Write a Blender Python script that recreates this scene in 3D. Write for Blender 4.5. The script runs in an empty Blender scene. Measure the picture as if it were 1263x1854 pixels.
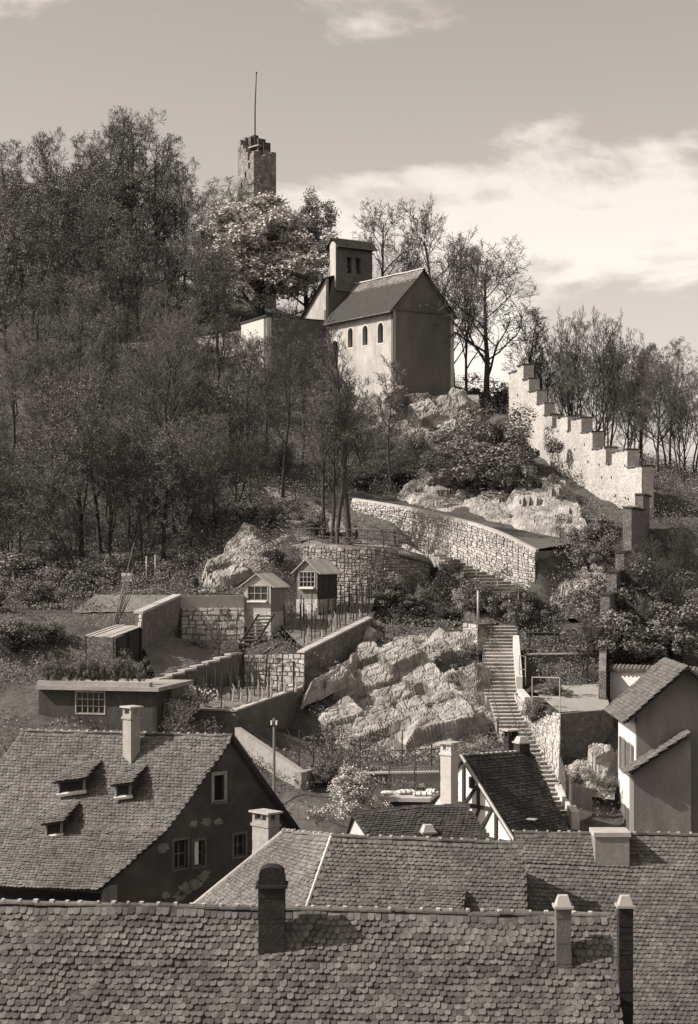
import bpy, bmesh, math, random
from mathutils import Vector, Matrix, noise
from mathutils.bvhtree import BVHTree
from mathutils.geometry import delaunay_2d_cdt

# ------------------------------------------------------------------ camera, sky, sun, exposure
scn = bpy.context.scene
COL = scn.collection
F, H0, CX, CZ = 3200.0, 1000.0, 631.5, 30.0     # focal length / horizon row / centre column (photo pixels), eye height
cam = bpy.data.cameras.new('camera')
cam.sensor_fit = 'HORIZONTAL'
cam.sensor_width = 36.0
cam.lens = F / 1263.0 * 36.0
cam.shift_y = (H0 - 927.0) / 1263.0
cam.clip_end = 12000.0
cam_ob = bpy.data.objects.new('camera', cam)
COL.objects.link(cam_ob)
cam_ob.location = (0, 0, CZ)
cam_ob.rotation_euler = (math.radians(90), 0, 0)
scn.camera = cam_ob

SUN = Vector((-0.91, -0.17, 0.76)).normalized()      # direction towards the sun
TL_ = (1.0, 0.93, 0.855)                            # warm print tone carried by the light
TA_ = (1.0, 0.945, 0.890)                            # warm print tone carried by the surfaces
sun = bpy.data.lights.new('sun', 'SUN')
sun.energy = 5.0
sun.angle = math.radians(0.53)
sun.color = TL_
sun_ob = bpy.data.objects.new('sun', sun)
COL.objects.link(sun_ob)
sun_ob.rotation_euler = SUN.to_track_quat('Z', 'Y').to_euler()
sun_ob.location = (-60, -20, 90)

world = bpy.data.worlds.new('World')
scn.world = world
world.use_nodes = True
wn, wl = world.node_tree.nodes, world.node_tree.links
wn.clear()
sky = wn.new('ShaderNodeTexSky')
sky.sky_type = 'NISHITA'
sky.sun_disc = False
sky.sun_elevation = math.asin(SUN.z)
sky.sun_rotation = math.atan2(SUN.x, SUN.y)
sky.air_density = 1.0
sky.dust_density = 1.5
bw = wn.new('ShaderNodeRGBToBW')
wl.new(sky.outputs[0], bw.inputs[0])
def wmath(op, a, b=None, c=None):
    n = wn.new('ShaderNodeMath'); n.operation = op
    for i, s in enumerate((a, b, c)):
        if s is None: continue
        if isinstance(s, (int, float)): n.inputs[i].default_value = s
        else: wl.new(s, n.inputs[i])
    return n.outputs[0]
tc = wn.new('ShaderNodeTexCoord')
sep = wn.new('ShaderNodeSeparateXYZ'); wl.new(tc.outputs['Generated'], sep.inputs[0])
def wnoise(sx, sy, sz, off, detail=7.0, rough=0.55, dist=0.0):
    mp = wn.new('ShaderNodeMapping'); mp.inputs['Scale'].default_value = (sx, sy, sz)
    mp.inputs['Location'].default_value = off
    wl.new(tc.outputs['Generated'], mp.inputs[0])
    t = wn.new('ShaderNodeTexNoise'); t.inputs['Scale'].default_value = 1.0
    t.inputs['Detail'].default_value = detail; t.inputs['Roughness'].default_value = rough
    t.inputs['Distortion'].default_value = dist
    wl.new(mp.outputs[0], t.inputs[0])
    return t.outputs[0]
def wramp(x, lo, hi):
    n = wn.new('ShaderNodeMapRange'); n.interpolation_type = 'SMOOTHSTEP'
    wl.new(x, n.inputs[0]); n.inputs[1].default_value = lo; n.inputs[2].default_value = hi
    return n.outputs[0]
CLOUD_OFF = (19.99, 0.0, 26.38)
big = wnoise(5.0, 5.0, 12.0, CLOUD_OFF, 8.0, 0.56, 0.25)
wis = wnoise(9.0, 9.0, 42.0, (3.1, 0, 0.4), 5.0, 0.5, 0.6)
cover = wmath('ADD', big, wmath('MULTIPLY', wis, 0.16))
# cloud banks get denser towards the horizon, as they do in perspective
elev = wmath('ABSOLUTE', sep.outputs[2])
thr = wmath('MULTIPLY_ADD', elev, 0.35, 0.53)
cl = wramp(wmath('SUBTRACT', cover, thr), 0.0, 0.10)
base = wmath('MULTIPLY', bw.outputs[0], 1.0)
lum = wmath('ADD', wmath('MULTIPLY', base, 1.0), wmath('MULTIPLY', cl, 2.0))
comb = wn.new('ShaderNodeCombineColor')
for i in range(3):
    wl.new(wmath('MULTIPLY', lum, TL_[i] * (0.985, 0.965, 0.95)[i]), comb.inputs[i])
bg = wn.new('ShaderNodeBackground')
bg.inputs[1].default_value = 0.15
wl.new(comb.outputs[0], bg.inputs[0])
wo = wn.new('ShaderNodeOutputWorld')
wl.new(bg.outputs[0], wo.inputs[0])

vs = scn.view_settings
vs.view_transform = 'Standard'
vs.look = 'None'
vs.exposure = 0.36
vs.gamma = 1.0
vs.use_curve_mapping = False
scn.cycles.max_bounces = 5
scn.cycles.diffuse_bounces = 2
scn.cycles.transparent_max_bounces = 4

# ------------------------------------------------------------------ helpers
def P(px, py, d):
    return Vector(((px - CX) / F * d, d, CZ - (py - H0) / F * d))
def X(px, d): return (px - CX) / F * d
def Z(py, d): return CZ - (py - H0) / F * d
def onplane(px, py, O, N):
    r = Vector(((px - CX) / F, 1.0, -(py - H0) / F))
    C = Vector((0, 0, CZ))
    return C + r * ((O - C).dot(N) / r.dot(N))
def lerp(a, b, t): return a + (b - a) * t
UP = Vector((0, 0, 1))

MATS = {}
def mat(name, v, var=0.25, scale=2.0, rough=0.9, bump=0.25, bscale=14.0, island=0.0, spec=0.15, big=0.2, vor=0.0, vscale=3.0, stretch=None):
    if name in MATS: return MATS[name]
    m = bpy.data.materials.new(name); m.use_nodes = True
    n, l = m.node_tree.nodes, m.node_tree.links
    bs = n['Principled BSDF']
    bs.inputs['Roughness'].default_value = rough
    bs.inputs['Specular IOR Level'].default_value = spec
    def M(op, a, b=None, c=None):
        q = n.new('ShaderNodeMath'); q.operation = op
        for i, s in enumerate((a, b, c)):
            if s is None: continue
            if isinstance(s, (int, float)): q.inputs[i].default_value = s
            else: l.new(s, q.inputs[i])
        return q.outputs[0]
    t = n.new('ShaderNodeTexCoord'); co = t.outputs['Object']
    if stretch:
        mp = n.new('ShaderNodeMapping'); mp.inputs['Scale'].default_value = stretch
        l.new(co, mp.inputs[0]); co = mp.outputs[0]
    def N(s, det=6.0):
        q = n.new('ShaderNodeTexNoise'); q.inputs['Scale'].default_value = s; q.inputs['Detail'].default_value = det
        q.inputs['Roughness'].default_value = 0.62
        l.new(co, q.inputs['Vector']); return q.outputs[0]
    f = M('MULTIPLY_ADD', N(scale), 4.0 * var, 1.0 - 2.0 * var)
    f = M('MULTIPLY', f, M('MULTIPLY_ADD', N(0.35, 3.0), 4.0 * big, 1.0 - 2.0 * big))
    if vor:
        vq = n.new('ShaderNodeTexVoronoi'); vq.inputs['Scale'].default_value = vscale
        l.new(co, vq.inputs['Vector'])
        sp = n.new('ShaderNodeSeparateColor'); l.new(vq.outputs['Color'], sp.inputs[0])
        f = M('MULTIPLY', f, M('MULTIPLY_ADD', sp.outputs[0], 2.0 * vor, 1.0 - vor))
    if island:
        g = n.new('ShaderNodeNewGeometry'); oi = n.new('ShaderNodeObjectInfo')
        r = M('FRACT', M('ADD', g.outputs['Random Per Island'], oi.outputs['Random']))
        f = M('MULTIPLY', f, M('MULTIPLY_ADD', r, 2.0 * island, 1.0 - island))
    f = M('MAXIMUM', M('MULTIPLY', f, v), 0.012)
    f = M('MINIMUM', f, 0.85)
    cc = n.new('ShaderNodeCombineColor')
    for i in range(3): l.new(M('MULTIPLY', f, TA_[i]), cc.inputs[i])
    l.new(cc.outputs[0], bs.inputs['Base Color'])
    if bump:
        b = n.new('ShaderNodeBump'); b.inputs['Strength'].default_value = bump; b.inputs['Distance'].default_value = 0.06
        hsrc = N(bscale, 5.0)
        if vor:
            v2 = n.new('ShaderNodeTexVoronoi'); v2.feature = 'DISTANCE_TO_EDGE'; v2.inputs['Scale'].default_value = vscale
            l.new(co, v2.inputs['Vector'])
            hsrc = M('ADD', hsrc, M('MULTIPLY', M('MINIMUM', v2.outputs[0], 0.12), 6.0))
        l.new(hsrc, b.inputs['Height']); l.new(b.outputs[0], bs.inputs['Normal'])
    MATS[name] = m
    return m

M_tile = mat('old_clay_tile', 0.115, 0.4, 7, 0.85, 0.4, 30, 0.4, big=0.34)
M_tile_l = mat('weathered_clay_tile', 0.13, 0.35, 6, 0.85, 0.35, 30, 0.27, big=0.32)
M_tile_d = mat('dark_clay_tile', 0.06, 0.22, 5, 0.8, 0.2, 30, 0.3, big=0.18)  # also carries the shade of roof slopes turned from the sun
M_deck = mat('roof_deck', 0.05, 0.2, 3)
M_mortar = mat('lime_mortar', 0.46, 0.25, 7, bump=0.4)
M_stone = mat('limestone_block', 0.36, 0.28, 4, bump=0.5, bscale=9, island=0.24)
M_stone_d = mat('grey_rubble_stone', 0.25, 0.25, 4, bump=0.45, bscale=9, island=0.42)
M_joint = mat('wall_joint', 0.24, 0.3, 3, bump=0.5)
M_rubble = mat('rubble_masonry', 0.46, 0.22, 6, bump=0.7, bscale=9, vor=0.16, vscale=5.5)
M_rubble_d = mat('dark_rubble_masonry', 0.19, 0.3, 2.5, bump=0.8, bscale=8, vor=0.2, vscale=5.5)  # darker rubble copy; walls turned from the sun carry their shade in it
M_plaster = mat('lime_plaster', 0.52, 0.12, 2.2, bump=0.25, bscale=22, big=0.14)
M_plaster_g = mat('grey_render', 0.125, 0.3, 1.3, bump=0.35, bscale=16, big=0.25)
M_plaster_w = mat('whitewash', 0.68, 0.08, 2, bump=0.2, bscale=20, big=0.08)
M_cement = mat('cement', 0.40, 0.14, 3, bump=0.2, bscale=25)
M_rock = mat('limestone_rock', 0.31, 0.5, 1.5, bump=0.8, bscale=5, big=0.4, vor=0.12, vscale=1.6)
M_earth = mat('garden_soil', 0.165, 0.3, 3.5, bump=0.7, bscale=11, big=0.22)
M_hill = mat('hillside_ground', 0.085, 0.5, 2.2, bump=0.8, bscale=7, big=0.3)
M_path = mat('gravel_path', 0.30, 0.18, 6, bump=0.4, bscale=30, big=0.15)
M_asph = mat('tarred_road', 0.115, 0.2, 6, bump=0.3, bscale=40, big=0.2)
M_step = mat('lit_tread_stone', 0.44, 0.18, 5, bump=0.3, bscale=20, island=0.14)  # pale tone carries the sunlight on the step tops
M_wood = mat('weathered_wood', 0.20, 0.25, 3, bump=0.3, bscale=20, stretch=(6, 6, 0.8))
M_wood_l = mat('pale_boards', 0.36, 0.18, 4, bump=0.3, bscale=20, stretch=(6, 6, 0.8), island=0.12)
M_wood_d = mat('dark_wood', 0.055, 0.3, 3, bump=0.3, bscale=20, stretch=(6, 6, 0.8), island=0.12)
M_white = mat('white_paint', 0.72, 0.06, 3, 0.5, 0.05, 20, big=0.05)
M_metal = mat('dark_iron', 0.07, 0.2, 6, 0.55, 0.1, 30, spec=0.4)
M_metal_l = mat('galvanised_pipe', 0.34, 0.15, 6, 0.45, 0.1, 30, spec=0.5)
M_glass = mat('window_glass', 0.03, 0.1, 1, 0.12, 0.0, spec=0.5)
M_dark = mat('dark_interior', 0.022, 0.1, 1, bump=0.0)
M_cloth = mat('white_linen', 0.70, 0.06, 4, 0.9, 0.15, 12)
M_bark = mat('tree_bark', 0.062, 0.3, 3, bump=0.5, bscale=9, stretch=(3, 3, 0.7))
M_twig = mat('twig_bark', 0.105, 0.2, 2, bump=0.0)
M_leaf = mat('spring_leaf', 0.16, 0.15, 0.8, 0.6, 0.0, island=0.5, spec=0.25)
M_leaf_b = mat('bright_leaf', 0.50, 0.12, 0.8, 0.7, 0.0, island=0.3, spec=0.25)
M_leaf_d = mat('evergreen_leaf', 0.055, 0.15, 0.8, 0.55, 0.0, island=0.5, spec=0.3)
M_blos = mat('blossom', 0.52, 0.1, 1, 0.7, 0.0, island=0.35)
M_brick = mat('sooty_brick', 0.035, 0.3, 4, bump=0.4, bscale=12, island=0.2)
M_chim = mat('chimney_render', 0.30, 0.2, 4, bump=0.35, bscale=14, big=0.2)
M_roofboard = mat('corrugated_sheet', 0.42, 0.15, 2, 0.7, 0.1, 20, island=0.15)

def wloc(o):
    v = Vector((0, 0, 0))
    while o is not None:
        v = v + o.location; o = o.parent
    return v

class MB:
    def __init__(s): s.v = []; s.f = []; s.m = []
    def add(s, vs_, fs, m=0):
        b = len(s.v); s.v.extend([tuple(q) for q in vs_])
        for f in fs: s.f.append(tuple(b + i for i in f)); s.m.append(m)
        return s
    def hexa(s, q, m=0):      # q: 4 lower points counter-clockwise seen from above, 4 upper
        return s.add(q, [(3, 2, 1, 0), (4, 5, 6, 7), (0, 1, 5, 4), (1, 2, 6, 5), (2, 3, 7, 6), (3, 0, 4, 7)], m)
    def box(s, c, sx, sy, sz, rz=0.0, m=0, M=None):
        c = Vector(c); q = []
        R = M if M else Matrix.Rotation(rz, 3, 'Z')
        for z in (-1, 1):
            for x, y in ((-1, -1), (1, -1), (1, 1), (-1, 1)):
                q.append(c + R @ Vector((x * sx / 2, y * sy / 2, z * sz / 2)))
        return s.hexa(q, m)
    def slab(s, a, b, z0a, z1a, z0b, z1b, th, m=0):   # vertical wall a->b (xy), thickness to the left of a->b
        a = Vector((a[0], a[1], 0)); b = Vector((b[0], b[1], 0))
        t = (b - a).normalized(); n = Vector((-t.y, t.x, 0)) * th
        q = [Vector((p.x, p.y, z)) for p, z in ((a, z0a), (b, z0b), (b + n, z0b), (a + n, z0a), (a, z1a), (b, z1b), (b + n, z1b), (a + n, z1a))]
        return s.hexa(q, m)
    def tube(s, pts, rad, n=6, m=0, cap=True):
        pts = [Vector(p) for p in pts]
        if not isinstance(rad, (list, tuple)): rad = [rad] * len(pts)
        vs_ = []; fs = []
        t0 = (pts[1] - pts[0]).normalized()
        ref = Vector((1, 0, 0)) if abs(t0.x) < 0.8 else Vector((0, 1, 0))
        for i, p in enumerate(pts):
            t = (pts[min(i + 1, len(pts) - 1)] - pts[max(i - 1, 0)]).normalized()
            u = t.cross(ref)
            if u.length < 1e-4: u = t.cross(Vector((0, 0.6, 0.8)))
            u.normalize(); w = t.cross(u)
            for k in range(n):
                a = 2 * math.pi * k / n
                vs_.append(p + (u * math.cos(a) + w * math.sin(a)) * rad[i])
        for i in range(len(pts) - 1):
            for k in range(n):
                fs.append((i * n + k, i * n + (k + 1) % n, (i + 1) * n + (k + 1) % n, (i + 1) * n + k))
        if cap:
            fs.append(tuple(range(n - 1, -1, -1))); fs.append(tuple((len(pts) - 1) * n + k for k in range(n)))
        return s.add(vs_, fs, m)
    def prism(s, poly, ext, m=0):
        k = len(poly); poly = [Vector(p) for p in poly]; ext = Vector(ext)
        fs = [tuple(range(k - 1, -1, -1)), tuple(range(k, 2 * k))] + [(i, (i + 1) % k, k + (i + 1) % k, k + i) for i in range(k)]
        return s.add(poly + [p + ext for p in poly], fs, m)
    def build(s, name, mats, parent=None, smooth=False, fix=True):
        off = wloc(parent) if parent else Vector((0, 0, 0))
        me = bpy.data.meshes.new(name)
        me.from_pydata([(x - off.x, y - off.y, z - off.z) for x, y, z in s.v], [], s.f)
        if not isinstance(mats, (list, tuple)): mats = [mats]
        for q in mats: me.materials.append(q)
        me.polygons.foreach_set('material_index', s.m)
        if smooth: me.polygons.foreach_set('use_smooth', [True] * len(s.f))
        if fix and len(s.f) < 4000:
            bm = bmesh.new(); bm.from_mesh(me); bmesh.ops.recalc_face_normals(bm, faces=bm.faces); bm.to_mesh(me); bm.free()
        me.update()
        o = bpy.data.objects.new(name, me); COL.objects.link(o)
        o.parent = parent
        return o

def tag(o, label=None, cat=None, group=None, kind=None):
    if label: o['label'] = label
    if cat: o['category'] = cat
    if group: o['group'] = group
    if kind: o['kind'] = kind
    return o
def thing(name, label, cat, loc, group=None):
    o = bpy.data.objects.new(name, None); COL.objects.link(o)
    o.location = loc; o.empty_display_size = 0.3
    return tag(o, label, cat, group)
def copy_tree(o, parent=None):
    c = o.copy(); COL.objects.link(c); c.parent = parent
    for ch in list(o.children): copy_tree(ch, c)
    return c

def pl_at(pl, t):                       # point on a polyline by arc length fraction
    L = [(pl[i + 1] - pl[i]).length for i in range(len(pl) - 1)]
    s = t * sum(L)
    for i, q in enumerate(L):
        if s <= q or i == len(L) - 1: return pl[i] + (pl[i + 1] - pl[i]) * (s / q if q else 0)
        s -= q
def pl_len(pl): return sum((pl[i + 1] - pl[i]).length for i in range(len(pl) - 1))

def topx(p):
    return (CX + p.x / p.y * F, H0 - (p.z - CZ) / p.y * F)

def tile_mesh(tw, ln, th=0.026, bump=0.0):
    w = tw * 0.485
    out = [(-w, 0), (-w, -ln * 0.80), (-w * 0.8, -ln * 0.91), (-w * 0.38, -ln * 0.985), (0, -ln), (w * 0.38, -ln * 0.985), (w * 0.8, -ln * 0.91), (w, -ln * 0.80), (w, 0)]
    z = lambda y: th * (0.6 + 2.3 * (-y / ln))
    vs_ = [Vector((x, y, z(y))) for x, y in out] + [Vector((x, y, z(y) - th)) for x, y in out]
    k = len(out)
    fs = [tuple(range(k))] + [(i, k + i, k + i + 1, i + 1) for i in range(k - 1)]
    return vs_, fs

def lay_tiles(parent, Lp, Rp, tw, expo, m, nobj=0, seed=1, sag=0.0, jit=1.0, skip=None, keep=None):
    rng = random.Random(seed)
    n = max(2, round((pl_len(Lp) + pl_len(Rp)) / 2 / expo))
    tv, tf = tile_mesh(tw, expo * 2.05)
    mats = []
    for r in range(n):
        v = r / n; v2 = (r + 1.0) / n
        L0, R0, L1, R1 = pl_at(Lp, v), pl_at(Rp, v), pl_at(Lp, v2), pl_at(Rp, v2)
        wdt = (R0 - L0).length
        c = max(1, round(wdt / tw)); off = 0.5 * (r % 2)
        wav = rng.uniform(-.012, .012) * jit
        for i in range(c):
            u = (i + 0.5 + off) / c
            if u > 1.0: continue
            p = lerp(L0, R0, u); q = lerp(L1, R1, u)
            x = (R0 - L0).normalized(); dn = (q - p).normalized()
            nz = x.cross(-dn).normalized()
            if nz.z < 0: nz = -nz
            y = nz.cross(x).normalized()
            if y.dot(dn) > 0: y = -y; x = -x
            sg = -sag * math.sin(math.pi * u) * (0.4 + 0.6 * v) + 0.03 * jit * noise.noise((p.x * 1.3, p.y * 1.3, seed)) + 0.04 * jit * noise.noise((p.x * .45, p.y * .45, p.z * .45 + seed))
            p = p + nz * sg + dn * (wav + rng.gauss(0, 0.008) * jit + 0.02 * noise.noise((p.x * .8, seed, r * .3)) * jit)
            a = rng.gauss(0, 0.022) * jit; b = -abs(rng.gauss(0, 0.028)) * jit
            R = Matrix((x, y, nz)).transposed() @ Matrix.Rotation(a, 3, 'Z') @ Matrix.Rotation(b, 3, 'X')
            if skip and skip(p): continue
            mats.append((p, R))
    objs = []
    if nobj:
        def key(t):
            px, py = topx(t[0])
            return py if (150 < px < 1165 and py < 1712) else -1
        order = sorted(range(len(mats)), key=lambda i: -key(mats[i]))
        objs = order[:nobj]
        me = bpy.data.meshes.new('tile'); me.from_pydata([tuple(q) for q in tv], [], tf); me.materials.append(m); me.update()
        off = wloc(parent)
        for i in objs:
            p, R = mats[i]
            o = bpy.data.objects.new('tile', me); COL.objects.link(o); o.parent = parent
            o.matrix_basis = Matrix.Translation(p - off) @ R.to_4x4()
    so = set(objs)
    mb = MB()
    for i, (p, R) in enumerate(mats):
        if i in so: continue
        mb.add([p + R @ q for q in tv], tf)
    o = mb.build('roof_tiles', m, parent, fix=False); o['kind'] = 'stuff'
    return o

def ridge_caps(parent, A, B, r=0.11, seg=0.40, m=None, mortar=True, seed=3, nm='ridge_tile', single=True):
    rng = random.Random(seed); A = Vector(A); B = Vector(B)
    n = max(1, round((B - A).length / seg)); t = (B - A).normalized()
    s_ = t.cross(UP).normalized(); up = s_.cross(t)
    mo = MB(); allm = MB()
    for i in range(n):
        p0 = A + (B - A) * (i / n); p1 = A + (B - A) * ((i + 1) / n) + t * 0.03
        dz = rng.gauss(0, 0.012) + .05 * noise.noise((p0.x * .5, p0.y * .5, seed))
        vs_ = []; fs = []
        for j, (p, rr) in enumerate(((p0, r * 1.0), (p1, r * 0.88))):
            for k in range(7):
                a = math.pi * k / 6
                vs_.append(p + s_ * math.cos(a) * rr * 1.15 + up * (math.sin(a) * rr + dz - 0.02))
        for k in range(6): fs.append((k, k + 1, 7 + k + 1, 7 + k))
        fs.append(tuple(range(6, -1, -1))); fs.append(tuple(range(7, 14)))
        if single:
            q = MB().add(vs_, fs); q.build(nm, m, parent)
        else: allm.add(vs_, fs)
        if mortar:
            c = p0 + up * (r * 0.95)
            mb_ = MB(); mb_.box(c - up * 0.03 + t * rng.uniform(-.05, .05), 0.06 + rng.uniform(0, .06), r * rng.uniform(1.2, 1.7), 0.05 + rng.uniform(0, .025), rz=math.atan2(t.y, t.x) + rng.gauss(0, .1))
            mb_.build('mortar_joint', M_mortar, parent)
    if not single: allm.build(nm + 's', m, parent)

def rubble(parent, top, bot, sw, sh, m, depth=0.12, nobj=0, seed=5, name='stone', joint=None):
    """courses of irregular stones over the strip between two polylines (left to right, seen from the front)"""
    rng = random.Random(seed); mb = MB(); bk = MB(); cnt = 0
    for s in range(len(top) - 1):
        TLq, TRq, BRq, BLq = top[s], top[s + 1], bot[s + 1], bot[s]
        W = ((TRq - TLq).length + (BRq - BLq).length) / 2; Hh = ((TLq - BLq).length + (TRq - BRq).length) / 2
        N = (TRq - TLq).cross(TLq - BLq).normalized()
        if N.dot(Vector((0, 0, CZ)) - TLq) < 0: N = -N
        bk.add([TLq, TRq, BRq, BLq], [(0, 1, 2, 3)])
        f = lambda u, v: lerp(lerp(BLq, BRq, u), lerp(TLq, TRq, u), v)
        rows = max(1, round(Hh / sh)); ys = [0.0]
        for r in range(rows): ys.append(ys[-1] + rng.uniform(.55, 1.5))
        ys = [y / ys[-1] for y in ys]
        for r in range(rows):
            c = max(1, round(W / sw)); xs = [0.0]
            for i in range(c): xs.append(xs[-1] + rng.choice((.4, .7, 1, 1.1, 1.7)) * rng.uniform(.8, 1.2))
            xs = [x / xs[-1] for x in xs]
            for i in range(c):
                gu, gv = 0.012 / max(W, .3), 0.012 / max(Hh, .3)
                u0, u1, v0, v1 = xs[i] + gu, xs[i + 1] - gu, ys[r] + gv, ys[r + 1] - gv
                if u1 <= u0 or v1 <= v0: continue
                ju = lambda: rng.uniform(-.07, .07) * (u1 - u0); jv = lambda: rng.uniform(-.1, .1) * (v1 - v0)
                wv = lambda uu, vv: f(uu, min(1.0, max(0.0, vv + (0.0 if vv < .02 or vv > .98 else .55 / rows * noise.noise((uu * W * .9, vv * rows * .7, seed))))))
                o = [wv(u0 + ju(), v0 + jv()), wv(u1 + ju(), v0 + jv()), wv(u1 + ju(), v1 + jv()), wv(u0 + ju(), v1 + jv())]
                cc = (o[0] + o[1] + o[2] + o[3]) / 4
                dp = depth * rng.uniform(.45, 1.2)
                q = [p - N * 0.02 for p in o] + [lerp(p, cc, 0.16) + N * dp * rng.uniform(.8, 1.15) for p in o]
                fs = [(4, 5, 6, 7), (0, 1, 5, 4), (1, 2, 6, 5), (2, 3, 7, 6), (3, 0, 4, 7)]
                if cnt < nobj:
                    MB().add(q, fs).build(name, m, parent); cnt += 1
                else: mb.add(q, fs)
    bk.build('wall_core', joint or M_joint, parent)
    if mb.f:
        o = mb.build('stones', m, parent); o['kind'] = 'stuff'

def wallh(O, U, V, outline, holes, depth, mw, parent, name='wall', back=0.3):
    """wall sheet with real openings: outline / holes are 2D lists in metres along U, V"""
    N = U.cross(V).normalized()
    if N.dot(Vector((0, 0, CZ)) - O) < 0: N = -N
    pts = [Vector(p) for p in outline]; edges = [(i, (i + 1) % len(outline)) for i in range(len(outline))]
    for h in holes:
        b = len(pts); pts += [Vector(p) for p in h]; edges += [(b + i, b + (i + 1) % len(h)) for i in range(len(h))]
    r = delaunay_2d_cdt(pts, edges, [], 1, 1e-5)
    def inside(p, poly):
        c = False; j = len(poly) - 1
        for i in range(len(poly)):
            xi, yi = poly[i]; xj, yj = poly[j]
            if (yi > p.y) != (yj > p.y) and p.x < (xj - xi) * (p.y - yi) / (yj - yi) + xi: c = not c
            j = i
        return c
    mb = MB(); w3 = lambda p: O + U * p[0] + V * p[1]
    vs_ = [w3(p) for p in r[0]]; fs = []
    for f in r[2]:
        c = sum((r[0][i] for i in f), Vector((0, 0))) / len(f)
        if inside(c, outline) and not any(inside(c, h) for h in holes): fs.append(tuple(f))
    mb.add(vs_, fs)
    for h in holes:
        k = len(h)
        mb.add([w3(p) for p in h] + [w3(p) - N * depth for p in h], [(i, (i + 1) % k, k + (i + 1) % k, k + i) for i in range(k)])
    k = len(outline)
    mb.add([w3(p) for p in outline] + [w3(p) - N * back for p in outline], [(i, (i + 1) % k, k + (i + 1) % k, k + i) for i in range(k)])
    return mb.build(name, mw, parent, fix=False), N

def ring_frame(O, U, V, N, h, wid, proud, m, parent, name='window_frame'):
    """flat surround round an opening (list of 2D points, counter-clockwise), grown outwards"""
    c = sum((Vector(p) for p in h), Vector((0, 0))) / len(h)
    mb = MB(); k = len(h); out = []
    for i in range(k):
        a, b, d = Vector(h[i - 1]), Vector(h[i]), Vector(h[(i + 1) % k])
        e1 = (b - a).normalized(); e2 = (d - b).normalized()
        n = Vector((e1.y, -e1.x)) + Vector((e2.y, -e2.x)); n = n / max(n.length_squared, .3) * 2
        if n.dot(b - c) < 0: n = -n
        out.append(b + n * wid)
    w3 = lambda p, z: O + U * p[0] + V * p[1] + N * z
    inn = [Vector(p) for p in h]
    vs_ = [w3(p, proud) for p in inn] + [w3(p, proud) for p in out] + [w3(p, -.03) for p in out] + [w3(p, -.03) for p in inn]
    fs = []
    for i in range(k):
        j = (i + 1) % k
        fs += [(i, j, k + j, k + i), (k + i, k + j, 2 * k + j, 2 * k + i), (3 * k + i, 3 * k + j, j, i)]
    mb.add(vs_, fs)
    return mb.build(name, m, parent)

def window_fill(O, U, V, N, h, depth, parent, bars=(1, 2), mf=None, mg=None):
    """pane set back in an opening, with glazing bars as its own part"""
    x0 = min(p[0] for p in h); x1 = max(p[0] for p in h); y0 = min(p[1] for p in h); y1 = max(p[1] for p in h)
    w3 = lambda p, z: O + U * p[0] + V * p[1] + N * z
    pane = MB().add([w3(p, -depth + .01) for p in h], [tuple(range(len(h)))]).build('pane', mg or M_glass, parent)
    if bars:
        mb = MB(); R = Matrix((U, V, N)).transposed(); b = 0.032
        for i in range(bars[0] + 2):
            x = lerp(x0 + b / 2, x1 - b / 2, i / (bars[0] + 1)); mb.box(w3((x, (y0 + y1) / 2), -depth + .05), b, y1 - y0, .05, M=R)
        for i in range(bars[1] + 2):
            y = lerp(y0 + b / 2, y1 - b / 2, i / (bars[1] + 1)); mb.box(w3(((x0 + x1) / 2, y), -depth + .052), x1 - x0, b, .04, M=R)
        mb.build('sash', mf or M_wood_l, parent)
    return pane

def rect(x0, y0, x1, y1): return [(x0, y0), (x1, y0), (x1, y1), (x0, y1)]
def arch(x0, y0, x1, y1, n=8):
    c = (x0 + x1) / 2; r = (x1 - x0) / 2
    return [(x0, y0), (x1, y0)] + [(c + r * math.cos(math.pi * i / n), y1 - r + r * math.sin(math.pi * i / n)) for i in range(n + 1)]

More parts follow.
